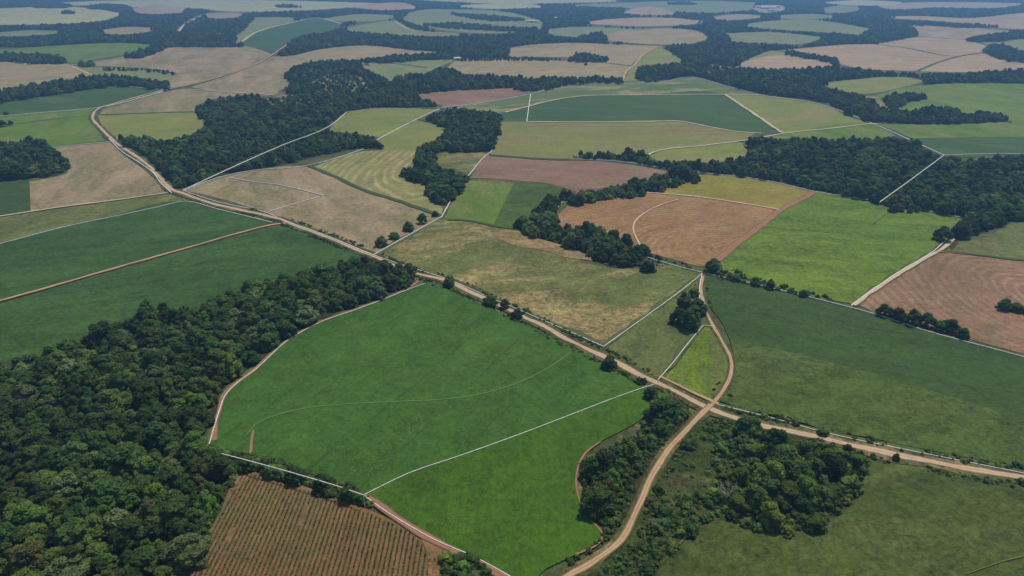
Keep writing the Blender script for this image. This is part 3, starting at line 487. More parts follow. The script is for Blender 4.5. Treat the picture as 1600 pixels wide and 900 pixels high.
OVERLAY_LINES = [
 ('white line from the lower forest corner to the crop field tip', [(668,441),(640,451),(600,467),(560,482),(500,503),(478,514),(447,533),(400,576),(370,598),(352,617),(343,640),(335,665),(324,703)]),
 ('white line along the hedge below the large crop field', [(324,703),(360,712),(420,728),(480,745),(530,760),(568,773)]),
 ('white line dividing dark and bright crop fields', [(568,773),(638,739),(720,711),(820,675),(880,652),(950,625),(1000,607),(1022,600)]),
 ('white line between row field and bright crop field', [(568,773),(600,796),(640,821),(680,843),(740,869),(795,899),(815,912)]),
 ('white line along the left side of the main road in the centre', [(583,398),(640,417),(700,436),(760,462),(830,492),(900,522),(943,541)]),
 ('white line from the main road up across the pasture', [(943,541),(1020,486),(1070,449),(1097,427)]),
 ('white line beside the small wedge field', [(1028,593),(1050,568),(1080,530),(1099,508),(1117,509)]),
 ('white line along the track at the wedge tip', [(1097,427),(1093,448),(1093,467)]),
 ('white line along the upper edge of the dark right field', [(1012,402),(1060,416),(1097,425),(1200,448),(1330,480),(1380,494),(1440,514),(1600,557),(R_,583)]),
 ('white line above the main road at right', [(1122,632),(1200,651),(1300,678),(1400,699),(1500,719),(1600,739),(R_,758)]),
 ('white line on the right side of the lime field', [(1330,477),(1400,427),(1460,391),(1490,362),(1511,341)]),
 ('white line along the top of the lime field', [(1511,341),(1440,327),(1375,315),(1270,298),(1190,280),(1095,269),(1040,262),(960,251),(890,248)]),
 ('white line round the tan field', [(861,342),(866,330),(878,316),(900,313),(950,308),(990,301)]),
 ('white line from pasture corner up to the dark field', [(583,398),(620,377),(690,338),(705,312),(735,270),(758,243),(768,236),(783,177)]),
 ('white line along the upper side of the main road at left', [(285,297),(340,315),(420,333),(440,343),(500,364),(583,398)]),
 ('white line between forest edge and pale brown field', [(285,297),(345,276),(400,265),(450,262),(485,257),(530,245),(568,232)]),
 ('white corner line inside the pale brown field', [(358,277),(400,284),(440,289),(506,305),(470,315),(420,330)]),
 ('white line between the two yellow green fields', [(583,221),(640,191),(688,169)]),
 ('white line along the south side of the mixed field', [(688,168),(740,162),(790,154),(830,146),(905,127),(1000,127),(1040,126),(1078,120),(1135,134),(1200,150),(1280,162),(1365,193),(1430,222),(1475,242)]),
 ('white line under the dark strip at the right edge', [(1475,242),(1540,240),(1600,240),(R_,240)]),
 ('short white line crossing the mixed field', [(829,147),(823,190)]),
 ('white line from yellow field to the mixed field', [(690,168),(740,172),(783,177)]),
 ('white line along the main road at the left', [(268,301),(250,284),(240,270),(215,252),(190,236),(170,216)]),
 ('white line between olive strip and deep green field', [(L_,402),(0,380),(100,354),(200,333),(250,322),(290,314),(340,326),(425,347)]),
 ('white line below the trapezoid field', [(L_,190),(0,181),(60,176),(150,168),(185,161),(230,149),(262,140)]),
 ('white line above the trapezoid field', [(170,132),(215,136),(262,140)]),
 ('white line below the yellow green left field', [(60,234),(120,226),(172,221)]),
 ('white line below the rosy brown field', [(290,139),(360,144),(425,148)]),
]
for wi_, (label, pts) in enumerate(OVERLAY_LINES):
    if wi_ == 1: continue      # this overlay line is raised on added posts in front of the hedge
    ds = [math.hypot(H, *G(*p)) for p in pts if 0 <= p[0] <= 1600]; d = sum(ds) / len(ds)
    wd = min(1.7, max(.27, .98 * d / F))
    _, o = bar('overlay_line', pts, wd, 0, TOPZ + .12 + wd * .5); tag(o, label, 'overlay line', 'white boundary lines round the fields')
# overlay lines above canopy and hedge; their bars and slender poles are made up
for label, pts in [('thin white line strung over the left forest canopy', [(285,297),(360,262),(444,225),(514,197),(541,175),(585,169),(640,169),(688,168)]),
                   (OVERLAY_LINES[1][0], OVERLAY_LINES[1][1]),
                   ('thin white line strung over the right forest canopy', [(1375,315),(1425,279),(1475,242)])]:
    hz_ = 17. if 'strung' in label else 5.8
    t = bpy.data.objects.new('boundary_line', None); C.objects.link(t); q0 = G(*pts[0], hz_); t.location = (q0[0], q0[1], 0)
    tag(t, label, 'boundary line', 'white boundary lines round the fields')
    W, o = bar('overlay_bar', pts, .62 if hz_ > 9 else .28, hz_ - (.7 if hz_ > 9 else .35), hz_); 
    o.parent = t; o.location = (-q0[0], -q0[1], 0)
    for p in (W[::8] + [W[-1]]):
        m = bpy.data.meshes.new('added_pole'); bm = bmesh.new(); bmesh.ops.create_cone(bm, cap_ends=True, segments=8, radius1=.16, radius2=.1, depth=hz_ - .5); bm.to_mesh(m); bm.free()
        po = link('added_pole', m, Mw, t); po.location = (p.x - q0[0], p.y - q0[1], (hz_ - .5) / 2)

# ---------------------------------------------------------------- trees
LEAF = [
 ('dark green', leaf_mat('leaf_dark', (48, 70, 34), (60, 84, 40), (82, 104, 52))),
 ('mid green', leaf_mat('leaf_mid', (58, 82, 34), (72, 96, 40), (94, 116, 52))),
 ('yellow green', leaf_mat('leaf_fresh', (72, 96, 32), (88, 112, 38), (110, 130, 52))),
 ('grey green', leaf_mat('leaf_grey', (72, 88, 56), (88, 104, 68), (122, 132, 94))),
 ('brownish', leaf_mat('leaf_brown', (74, 82, 44), (88, 92, 52), (110, 106, 68))),
]
Mbark = flat_mat('bark', (98, 82, 66), .25, 2)
Mdead = flat_mat('dead_wood', (176, 160, 148), .15, 3)
def lobe(bm, c, r, seed, sub, amp, flat=.8):
    res = bmesh.ops.create_icosphere(bm, subdivisions=sub, radius=1)
    for v in res['verts']:
        d = v.co.normalized(); s = 1 + amp * mn.noise(d * 2.2 + Vector((seed, 0, 0))) + amp * .9 * mn.noise(d * 6.0 + Vector((0, seed, 0))) + amp * .5 * mn.noise(d * 13 + Vector((0, 0, seed)))
        v.co = Vector((c[0] + d.x * r * s, c[1] + d.y * r * s, c[2] + d.z * r * s * flat))
def make_crown(seed, R, base, top, nl, cards=1700, card=.5, spread=.62, sub=3, openness=0):
    rd = random.Random(seed); bm = bmesh.new(); L = []
    hh = top - base
    for i in range(nl):
        a = i * 2.399 + rd.uniform(-.4, .4); q = math.sqrt((i + .35) / nl) * (R * spread) * rd.uniform(.85, 1.2)
        r = R * rd.uniform(.19, .36) * (1.12 - .35 * q / R)
        z = base + hh * (.80 - .52 * (q / (R * .75)) ** 1.6) - r * .3 + rd.uniform(-.20, .10) * hh
        L.append(((q * math.cos(a), q * math.sin(a), z), r))
    for i in range(7):
        a = i * .9 + rd.uniform(-.3, .3); q = R * rd.uniform(.50, .66); r = R * rd.uniform(.24, .34)
        L.append(((q * math.cos(a), q * math.sin(a), base + hh * rd.uniform(.14, .34)), r))
    L.append(((0, 0, base + hh * .45), R * .55))
    for k, (c, r) in enumerate(L): lobe(bm, c, r * .93, seed * 3.1 + k * 7.7, sub if k < nl else 2, .38)
    # leaf sprays on the outside of the lobes
    tot = sum(r * r for _, r in L[:-1])
    for c, r in L[:-1]:
        for _ in range(int(cards * r * r / tot)):
            d = Vector((rd.gauss(0, 1), rd.gauss(0, 1), rd.gauss(.45, .9))).normalized()
            p = Vector(c) + Vector((d.x, d.y, d.z * .8)) * r * rd.uniform(.88, 1.22)
            n = (d + Vector((rd.gauss(0, .45), rd.gauss(0, .45), rd.gauss(0, .45)))).normalized()
            u = n.orthogonal().normalized(); w_ = n.cross(u); an = rd.uniform(0, 6.28); u, w_ = u * math.cos(an) + w_ * math.sin(an), w_ * math.cos(an) - u * math.sin(an)
            s = card * rd.uniform(.5, 1.25)
            q = [bm.verts.new(p + u * s * .5), bm.verts.new(p + w_ * s * rd.uniform(.3, .5) + n * s * .15), bm.verts.new(p - u * s * .5), bm.verts.new(p - w_ * s * rd.uniform(.3, .5) - n * s * .1)]
            bm.faces.new(q)
    me = bpy.data.meshes.new('crown'); bm.to_mesh(me); bm.free(); return me
def tube(bm, a, b, r0, r1, seg=7):
    a, b = Vector(a), Vector(b); d = (b - a).normalized(); u = d.orthogonal().normalized(); w_ = d.cross(u)
    A = [bm.verts.new(a + (u * math.cos(i * 6.2832 / seg) + w_ * math.sin(i * 6.2832 / seg)) * r0) for i in range(seg)]
    B = [bm.verts.new(b + (u * math.cos(i * 6.2832 / seg) + w_ * math.sin(i * 6.2832 / seg)) * r1) for i in range(seg)]
    for i in range(seg): bm.faces.new((A[i], A[(i + 1) % seg], B[(i + 1) % seg], B[i]))
    bm.faces.new(B)
def make_trunk(seed, R, base, top, th=.34):
    rd = random.Random(seed + 99); bm = bmesh.new(); f = base + (top - base) * .25
    tube(bm, (0, 0, -.3), (rd.uniform(-.2, .2), rd.uniform(-.2, .2), f), th, th * .7)
    for i in range(5):
        a = i * 1.257 + rd.uniform(-.3, .3); q = R * rd.uniform(.35, .6)
        m_ = (q * .5 * math.cos(a), q * .5 * math.sin(a), f + (top - f) * .35); tube(bm, (0, 0, f - .4), m_, th * .5, th * .3, 5)
        tube(bm, m_, (q * math.cos(a), q * math.sin(a), f + (top - f) * rd.uniform(.5, .75)), th * .3, th * .1, 5)
    me = bpy.data.meshes.new('trunk'); bm.to_mesh(me); bm.free(); me.materials.append(Mbark); return me
PROTO = []          # (species index, crown mesh, trunk mesh, height, radius)
shapes = [(4.6, .9, 9.4, 24, .74), (5.4, .9, 9.0, 30, .78), (4.0, .9, 10.2, 19, .70), (5.8, 1.1, 10.4, 34, .80), (4.4, .8, 8.2, 22, .76)]
plan = [(0, 0), (0, 3), (1, 1), (1, 2), (2, 0), (2, 4), (3, 1), (4, 4), (0, 2), (1, 3)]
for i, (sp_i, sh) in enumerate(plan):
    R, b, tp, nl, spd = shapes[sh]; cm = make_crown(11 + i * 5, R, b, tp, nl, spread=spd); cm.materials.append(LEAF[sp_i][1])
    PROTO.append((sp_i, cm, make_trunk(i, R, b, tp), tp, R))
BUSH = []
for i, sp_i in enumerate((0, 1, 3, 2)):
    cm = make_crown(201 + i, 2.2, .0, 2.9, 7, cards=320, card=.42, spread=.6, sub=2); cm.materials.append(LEAF[sp_i][1])
    tm = make_trunk(50 + i, 2.0, .5, 2.2, .10); BUSH.append((sp_i, cm, tm, 2.9, 2.2))
PW = [.20, .12, .17, .12, .10, .07, .07, .04, .06, .05]
cnt = {}
def place_tree(pr, x, y, s, sz, rz, label, cat, group, name='broadleaf_tree'):
    t = bpy.data.objects.new(name, None); C.objects.link(t); t.location = (x, y, .0); t.rotation_euler = (random.uniform(-.07, .07), random.uniform(-.07, .07), rz); e_ = random.uniform(.84, 1.2); t.scale = (s * e_, s / e_ ** .6, sz)
    tag(t, label, cat, group)
    for nm, m in (('trunk', pr[2]), ('crown', pr[1])):
        o = bpy.data.objects.new(nm, m); C.objects.link(o); o.parent = t
    return t

WOODS = [ # label, outline, size factor, density
 ('dense dark forest filling the lower left', 'lower left forest', [(L_,562),(0,560),(40,556),(70,552),(90,528),(120,522),(150,510),(185,503),(212,490),(216,478),(245,474),(262,482),(290,478),(330,465),(370,452),(410,440),(450,428),(480,420),(520,408),(560,401),(600,401),(640,415),(655,440),(650,447),(600,465),(560,480),(500,500),(478,511),(445,531),(425,550),(400,574),(370,595),(348,616),(340,640),(332,665),(323,700),(345,714),(364,722),(360,745),(350,775),(335,805),(318,840),(300,870),(285,900),(268,940),(255,1030),(L_-60,1030)], 1.0),
 ('copse between bright crop field and side road', 'copse left of the side road', [(918,738),(932,718),(968,698),(1006,678),(1026,652),(1032,624),(1050,622),(1075,640),(1076,655),(1058,680),(1033,705),(1012,745),(990,785),(980,805),(962,820),(945,836),(944,830),(930,800),(918,770)], 1.0),
 ('dark copse on the lower right meadow', 'copse on the lower right meadow', [(1140,662),(1155,656),(1178,655),(1200,670),(1250,680),(1285,692),(1305,702),(1316,722),(1314,745),(1300,770),(1276,796),(1255,814),(1230,820),(1180,816),(1145,798),(1130,780),(1150,745),(1168,720),(1148,700)], 1.0),
 ('wood at the left edge beside the pale brown field', 'wood at the left edge', [(L_,228),(0,222),(60,220),(76,228),(100,245),(107,262),(100,270),(60,277),(0,284),(L_,298)], 1.0),
 ('long hedge wood above the trapezoid field', 'hedge above the trapezoid field', [(L_,155),(0,142),(60,133),(120,124),(170,119),(220,124),(262,130),(262,138),(170,132),(100,143),(0,158),(L_,170)], 1.0),
 ('thin hedge beside the upper bright green field', 'upper left hedge', [(L_,84),(0,84),(50,86),(90,88),(104,96),(100,99),(60,97),(0,94),(L_,95)], 1.0),
 ('short hedge at the right end of the upper bright green field', 'upper left hedge', [(198,86),(220,80),(250,69),(264,71),(240,82),(205,92)], 1.0),
 ('large forest left of the centre behind the road', 'middle left forest', [(178,213),(215,210),(255,217),(300,208),(330,195),(312,182),(303,172),(320,158),(350,150),(400,147),(430,150),(460,142),(440,140),(455,128),(441,117),(460,103),(490,95),(550,93),(580,98),(560,103),(590,116),(610,126),(625,118),(665,112),(690,105),(705,106),(720,113),(790,118),(835,122),(850,128),(835,134),(790,138),(700,142),(650,148),(638,151),(670,156),(690,163),(684,168),(640,168),(580,170),(540,176),(512,195),(515,205),(560,209),(590,217),(598,234),(565,232),(500,243),(450,256),(390,266),(350,272),(300,291),(280,296),(262,280),(240,255),(210,235),(182,222)], 1.0),
 ('upper wood between the curved road and the long brown field', 'upper wood', [(430,84),(455,68),(480,57),(530,48),(560,50),(620,54),(680,57),(760,58),(797,70),(794,90),(770,92),(715,88),(700,83),(650,79),(570,71),(500,77),(440,88)], 1.0),
 ('thin tree strip above the enclosed pale green field', 'upper wood', [(545,97),(600,89),(660,85),(715,83),(718,90),(650,92),(590,99)], .9),
 ('small isolated tree row on the upper middle brown fields', 'upper wood', [(888,93),(900,85),(930,87),(948,91),(949,98),(900,95)], 1.0),
 ('large branching forest at the upper right', 'upper right forest', [(1035,72),(1060,68),(1090,68),(1110,60),(1098,50),(1110,46),(1140,55),(1140,65),(1200,68),(1260,70),(1240,76),(1200,80),(1175,90),(1145,102),(1200,107),(1260,106),(1310,104),(1400,111),(1490,114),(1600,109),(R_,109),(R_,131),(1600,131),(1500,130),(1440,132),(1445,125),(1420,120),(1270,130),(1310,140),(1360,149),(1380,153),(1360,160),(1345,165),(1350,175),(1330,184),(1290,161),(1240,153),(1190,148),(1130,132),(1080,119),(1040,126),(1000,127),(992,120),(1000,103),(1040,100),(1070,97),(1050,82)], 1.0),
 ('wood wedge on top of the huge pinkish brown field', 'upper right forest', [(1280,67),(1340,60),(1350,52),(1380,42),(1425,42),(1433,55),(1400,61),(1350,69)], 1.0),
 ('hedge row along the pinkish triangle field', 'upper right forest', [(1228,79),(1306,91),(1312,104),(1306,106),(1300,95),(1228,84)], .8),
 ('thin tree row above the notch field at right', 'upper right forest', [(1510,62),(1545,55),(1600,51),(R_,50),(R_,57),(1600,58),(1530,66)], 1.0),
 ('thin tree strip at right edge below the notch field', 'upper right forest', [(1535,78),(1550,70),(1600,83),(R_,88),(R_,100),(1600,96),(1560,90)], 1.0),
 ('tree clump standing in the light green right field', 'clump in the right field', [(1383,150),(1400,145),(1448,146),(1449,155),(1420,160),(1400,170),(1383,165)], 1.0),
 ('long tree belt above the bright green strip at right', 'tree belt at right', [(1345,158),(1375,158),(1390,166),(1430,170),(1450,166),(1500,167),(1500,176),(1570,178),(1582,189),(1500,194),(1400,193),(1345,187),(1338,178)], 1.0),
 ('large dark forest at the right edge of the middle', 'right forest', [(895,243),(905,235),(935,236),(960,236),(985,231),(1000,237),(1010,243),(1030,248),(1080,250),(1160,246),(1178,238),(1160,225),(1175,216),(1210,213),(1280,216),(1340,216),(1390,213),(1430,218),(1450,232),(1480,244),(1600,241),(R_,241),(R_,342),(1600,346),(1560,348),(1545,360),(1500,375),(1480,382),(1500,362),(1511,342),(1440,330),(1380,320),(1300,303),(1190,280),(1090,270),(1030,262),(960,250),(905,248)], 1.0),
 ('tree bulge dipping into the lime field', 'right forest', [(1378,318),(1420,322),(1445,330),(1430,334),(1395,330)], .8),
 ('middle wood with a curved southern arm', 'middle wood', [(655,187),(690,170),(740,170),(783,177),(780,200),(768,237),(725,239),(685,238),(675,246),(690,260),(735,264),(732,277),(715,305),(700,322),(680,319),(665,302),(666,290),(640,280),(622,274),(626,262),(648,258),(652,235),(660,225),(690,212),(697,200)], .95),
 ('central wood between pasture and tan field', 'central wood', [(802,345),(830,330),(850,312),(868,296),(893,297),(897,310),(875,320),(864,345),(880,350),(920,348),(960,363),(985,373),(1008,383),(1012,400),(1000,413),(960,418),(930,407),(900,391),(860,377),(815,365)], .95),
 ('hedge between the reddish and the orange olive field', 'central wood', [(925,303),(945,294),(1000,285),(1050,270),(1085,270),(1095,277),(1060,288),(1000,301),(930,313)], .7),
 ('tree belt along the left of the lime field corner', 'central wood', [(800,128),(860,122),(970,122),(972,127),(905,128),(840,140),(815,142)], .9),
]
THIN = ('thin', 'short hedge', 'small isolated', 'hedge', 'tree belt', 'tree bulge', 'long hedge', 'wood wedge')
WOODS += [('thin tree clump on the long pale top field at left', 'far field clumps', [(52,10),(70,6),(100,6),(114,9),(100,12),(60,12)], 1.0),
 ('thin tree clump in the middle of the long pale top field', 'far field clumps', [(135,11),(160,7),(195,9),(210,13),(180,15),(145,14)], 1.0),
 ('thin tiny tree clump on the pale olive field at top left', 'far field clumps', [(95,20),(108,17),(118,21),(100,22)], 1.0),
 ('thin tree row on the long pale strip left of the top centre', 'far field clumps', [(430,9),(450,8),(472,11),(440,12)], 1.0),
 ('thin tree finger in the wide pinkish top right field', 'far field clumps', [(1350,34),(1420,32),(1490,36),(1560,41),(1540,44),(1460,39),(1370,38)], .8),
 ('thin tree finger across the long light green top field', 'far field clumps', [(1040,5),(1070,3),(1090,6),(1060,8)], .9),
 ('thin tree row across the pale green open land', 'far field clumps', [(655,38),(720,36),(780,42),(840,44),(830,48),(760,46),(690,42)], .9),
 ('thin second tree row across the pale green open land', 'far field clumps', [(700,20),(760,24),(820,30),(810,33),(740,28)], .9),
 ('thin hedge between tan fields left of the upper right forest', 'far field clumps', [(905,58),(940,52),(948,60),(925,66),(905,66)], 1.0),
 ('thin hedge along the lower edge of the upper middle tan field', 'far field clumps', [(700,89),(800,88),(880,92),(890,96),(800,92),(705,92)], .5),
 ('thin hedge across the left brown hill field', 'far field clumps', [(160,104),(250,108),(276,113),(270,119),(258,113),(160,108)], .5)]
# far band: woods wherever no field or road stands
def jitgrid(x0, x1, y0, y1, s):
    nx, ny = int((x1 - x0) / s), int((y1 - y0) / s); X, Y = np.meshgrid(np.arange(nx), np.arange(ny))
    X = X + .5 * (Y % 2); X = x0 + (X + rng.uniform(-.36, .36, X.shape)) * s; Y = y0 + (Y + rng.uniform(-.36, .36, Y.shape)) * s
    return X.ravel(), Y.ravel()
bandsX, bandsY, bandsS = [], [], []
for (y0, y1, s, k) in ((120, 560, 6.0, .90), (560, 1100, 6.3, .86), (1100, 2300, 8.4, 1.0), (2300, 5200, 14, 1.3)):
    wmax = y1 * .84 + 60; X, Y = jitgrid(-wmax, wmax, y0, y1, s); keep = np.abs(X) < Y * .86 + 90
    bandsX.append(X[keep]); bandsY.append(Y[keep]); bandsS.append(np.full(keep.sum(), k))
X = np.concatenate(bandsX); Y = np.concatenate(bandsY); K = np.concatenate(bandsS)
SZ = rng.lognormal(0, .26, X.shape) * K
big = rng.random(X.shape) < .05; SZ[big] *= 1.3; SZ = np.minimum(SZ, 1.42)
PX, PY = P(X, Y, 0.0)                                            # base
TX, TY = P(X, Y, 9.5 * np.minimum(SZ, 1.25))                     # crown top
inany = np.zeros(X.shape, int) - 1
inf = np.zeros(X.shape, bool); inft = np.zeros(X.shape, bool)
for sp in POLY:
    xs = [p[0] for p in sp]; ys = [p[1] for p in sp]
    if max(ys) > 135: continue
    bb = (PX > min(xs) - 5) & (PX < max(xs) + 5) & (PY > min(ys) - 8) & (PY < max(ys) + 12); ii = np.where(bb)[0]
    inf[ii] |= inpoly(PX[ii], PY[ii], sp); inft[ii] |= inpoly(TX[ii], TY[ii] + 1, sp)
for wi, (lab, grp, poly, f) in enumerate(WOODS):
    pl = smooth(poly, True, 3, 50); xs = [p[0] for p in pl]; ys = [p[1] for p in pl]
    ii = np.where((PX > min(xs)) & (PX < max(xs)) & (PY > min(ys)) & (PY < max(ys)) & (inany < 0))[0]
    thin = lab.startswith(THIN)
    ok = inpoly(PX[ii], PY[ii] * .6 + TY[ii] * .4, pl) if thin else inpoly(PX[ii], PY[ii], pl) & inpoly(TX[ii], TY[ii] * .75 + PY[ii] * .25, pl)
    inany[ii[ok]] = wi; SZ[ii[ok]] *= f
def clear_of(x, y, lines, dmin):
    k = np.ones(len(x), bool)
    for pts in lines:
        q = [G(*p) for p in smooth(pts, False, 3, 60)]
        for (ax, ay), (bx, by) in zip(q, q[1:]):
            l2 = max(1e-6, (bx - ax) ** 2 + (by - ay) ** 2); t_ = np.clip(((x - ax) * (bx - ax) + (y - ay) * (by - ay)) / l2, 0, 1)
            k &= np.hypot(x - ax - t_ * (bx - ax), y - ay - t_ * (by - ay)) > dmin
    return k
thinz = np.zeros(X.shape, bool)
THINZ = [[(398,158),(450,149),(512,154),(502,163),(430,169),(398,170)], [(468,127),(520,116),(590,126),(575,146),(510,150)], [(1080,108),(1130,100),(1160,112),(1120,122)], [(1350,150),(1372,152),(1395,178),(1370,178)]]
for zp in THINZ: thinz |= inpoly(PX, PY, smooth(zp, True))
inany[thinz & (rng.random(X.shape) < .25)] = -1; SZ[thinz] *= .6
ROADS_ = [main_near, TR[0][1], TR[1][1], TR[3][1]]
inany[~clear_of(X, Y, ROADS_, 5.6)] = -1
inany[~clear_of(X, Y, [OVERLAY_LINES[0][1]], 3.2)] = -1
inany[~clear_of(X, Y, [TR[8][1]], 3.6)] = -1
inany[~clear_of(X, Y, [TR[0][1]], 7.0) & (inany >= 0)] = -1
far = (inany < 0) & (PY < 74 - 12 * ((PX < 300) * 0)) & (~inf) & (~inft)
# keep the road to the hills clear and the far band plausible
rp = np.array([p for p in smooth(main_near, False, 4, 60) if p[1] < 140] + [p for t in TR if t[0].startswith(('pale road', 'far pale', 'curving far')) for p in smooth(t[1], False, 4, 60)])
ii = np.where(far)[0]
if len(ii):
    dd = np.full(len(ii), 1e9)
    for a, b in rp: dd = np.minimum(dd, np.hypot(PX[ii] - a, (PY[ii] - b) * 3))
    far[ii[dd < 7]] = False
FARI = len(WOODS); inany[far] = FARI
WOODS.append(('hazy blue far woods between the distant fields', 'far woods', None, 1.0))
# species per tree: drifts of one kind plus a random part
spc = np.array([mn.noise((float(a) * .012, float(b) * .012, 0)) for a, b in zip(X, Y)])
idx = rng.choice(len(PW), X.shape, p=PW); idx[(spc > .28) & (rng.random(X.shape) < .4)] = 4; idx[(spc < -.30) & (rng.random(X.shape) < .5)] = 8
RZ = rng.uniform(0, 6.283, X.shape)
# the nearest 300 in view are individuals
vis = (inany >= 0) & (PX > -10) & (PX < 1610) & (TY < 905) & (PY > 0)
app = np.where(vis, SZ / np.hypot(Y, H), 0); order = np.argsort(-app)[:300]; indiv = np.zeros(X.shape, bool); indiv[order] = True
ROWEDGE = [(285,895),(302,868),(322,838),(346,798),(360,740)]
def near_d(x, y, pts): 
    q = [G(*p) for p in pts]; best = 1e9
    for (ax, ay), (bx, by) in zip(q, q[1:]):
        l2 = max(1e-6, (bx - ax) ** 2 + (by - ay) ** 2); t_ = min(1, max(0, ((x - ax) * (bx - ax) + (y - ay) * (by - ay)) / l2)); best = min(best, math.hypot(x - ax - t_ * (bx - ax), y - ay - t_ * (by - ay)))
    return best
SIZE = lambda s: 'tall' if s > 1.12 else ('small' if s < .82 else 'medium')
for i in order:
    pr = PROTO[idx[i]]
    zone = ''
    if inany[i] == 0:
        zz = [(z_, n_) for z_, n_ in ((near_d(X[i], Y[i], OVERLAY_LINES[0][1]), ' edge beside the large crop field'), (near_d(X[i], Y[i], ROWEDGE), ' edge beside the row field'), (near_d(X[i], Y[i], [(0, 905), (280, 905)]), ' at the bottom of the photo'), (near_d(X[i], Y[i], [(0, 600), (0, 890)]), ' by the left photo edge'))]
        zz.sort(); zone = zz[0][1] if zz[0][0] < 16 else (' just left of the row field' if zz and min(z_ for z_, n_ in zz if 'row' in n_) < 48 else ' just left of the crop field' if min(z_ for z_, n_ in zz if 'large' in n_) < 48 else ' interior')
    lab = '%s %s broadleaf tree in the %s' % (SIZE(SZ[i] * 1.04), LEAF[pr[0]][0], WOODS[inany[i]][1].replace('big lower left', 'lower left') if 0 else WOODS[inany[i]][1]) + zone
    lab = lab.replace(' broadleaf', '') if zone else lab
    place_tree(pr, float(X[i]), float(Y[i]), float(SZ[i]), float(SZ[i] * rng.uniform(.9, 1.1)), float(RZ[i]), lab, 'tree', 'trees of the ' + WOODS[inany[i]][1])

# instancing of the uncountable rest of each wood (one object per wood)
pcol = bpy.data.collections.new('tree_kinds')
for k, pr in enumerate(PROTO):
    bm = bmesh.new(); bm.from_mesh(pr[1]); n0 = len(bm.faces); bm.from_mesh(pr[2]); bm.faces.ensure_lookup_table()
    for fc in bm.faces[n0:]: fc.material_index = 1
    m = bpy.data.meshes.new('tree_kind'); bm.to_mesh(m); bm.free(); m.materials.append(LEAF[pr[0]][1]); m.materials.append(Mbark)
    pcol.objects.link(bpy.data.objects.new('k%02d' % k, m))
bcol = bpy.data.collections.new('bush_kinds')
for k, pr in enumerate(BUSH): bcol.objects.link(bpy.data.objects.new('b%02d' % k, pr[1]))
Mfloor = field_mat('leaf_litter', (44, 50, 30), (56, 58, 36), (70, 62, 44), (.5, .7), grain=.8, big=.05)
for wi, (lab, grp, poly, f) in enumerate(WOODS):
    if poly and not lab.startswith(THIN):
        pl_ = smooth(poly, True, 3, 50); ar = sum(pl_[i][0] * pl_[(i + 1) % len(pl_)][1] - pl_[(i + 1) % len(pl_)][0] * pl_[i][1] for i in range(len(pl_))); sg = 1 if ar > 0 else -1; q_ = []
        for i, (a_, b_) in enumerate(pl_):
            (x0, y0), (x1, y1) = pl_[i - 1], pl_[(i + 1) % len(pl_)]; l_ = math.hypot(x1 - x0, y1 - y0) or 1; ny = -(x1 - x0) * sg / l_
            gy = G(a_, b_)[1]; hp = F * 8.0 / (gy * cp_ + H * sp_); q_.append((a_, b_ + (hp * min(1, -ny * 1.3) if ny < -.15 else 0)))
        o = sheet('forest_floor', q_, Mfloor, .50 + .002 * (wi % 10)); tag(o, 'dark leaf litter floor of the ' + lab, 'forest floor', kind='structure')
def scatter_group(col):
    ng = bpy.data.node_groups.new('scatter', 'GeometryNodeTree')
    ng.interface.new_socket('Geometry', in_out='INPUT', socket_type='NodeSocketGeometry'); ng.interface.new_socket('Geometry', in_out='OUTPUT', socket_type='NodeSocketGeometry')
    n = ng.nodes; a = n.new('NodeGroupInput'); b = n.new('NodeGroupOutput'); iop = n.new('GeometryNodeInstanceOnPoints'); ci = n.new('GeometryNodeCollectionInfo')
    ci.inputs[0].default_value = col; ci.inputs['Separate Children'].default_value = True; ci.inputs['Reset Children'].default_value = True
    def attr(nm, typ):
        q = n.new('GeometryNodeInputNamedAttribute'); q.data_type = typ; q.inputs[0].default_value = nm; return q.outputs[0]
    L = ng.links; L.new(a.outputs[0], iop.inputs['Points']); L.new(ci.outputs[0], iop.inputs['Instance']); iop.inputs['Pick Instance'].default_value = True
    L.new(attr('idx', 'INT'), iop.inputs['Instance Index']); L.new(attr('scl', 'FLOAT_VECTOR'), iop.inputs['Scale'])
    e = n.new('FunctionNodeEulerToRotation'); L.new(attr('rot', 'FLOAT_VECTOR'), e.inputs[0]); L.new(e.outputs[0], iop.inputs['Rotation'])
    L.new(iop.outputs[0], b.inputs[0]); return ng
NGT = scatter_group(pcol); NGB = scatter_group(bcol)
def scatter(name, xs, ys, s, rz, ids, ng, z=0., sz=None):
    n = len(xs); me = bpy.data.meshes.new(name); me.vertices.add(n)
    me.vertices.foreach_set('co', np.stack([xs, ys, np.full(n, z)], 1).ravel().astype(np.float32))
    a = me.attributes.new('idx', 'INT', 'POINT'); a.data.foreach_set('value', ids.astype(np.int32))
    e_ = rng.uniform(.84, 1.2, n); sv_ = np.stack([s * e_, s / e_ ** .6, s if sz is None else sz], 1); a = me.attributes.new('scl', 'FLOAT_VECTOR', 'POINT'); a.data.foreach_set('vector', sv_.ravel().astype(np.float32))
    a = me.attributes.new('rot', 'FLOAT_VECTOR', 'POINT'); a.data.foreach_set('vector', np.stack([rng.uniform(-.06, .06, n), rng.uniform(-.06, .06, n), rz], 1).ravel().astype(np.float32))
    o = bpy.data.objects.new(name, me); C.objects.link(o); md = o.modifiers.new('scatter', 'NODES'); md.node_group = ng; return o
total = 0
for wi, (lab, grp, _, f) in enumerate(WOODS):
    ii = np.where((inany == wi) & ~indiv)[0]
    if not len(ii): continue
    total += len(ii)
    o = scatter('forest', X[ii], Y[ii], SZ[ii], RZ[ii], idx[ii], NGT, sz=SZ[ii] * rng.uniform(.85, 1.12, len(ii)))
    tag(o, lab, 'wood', 'trees of the ' + grp, 'stuff')
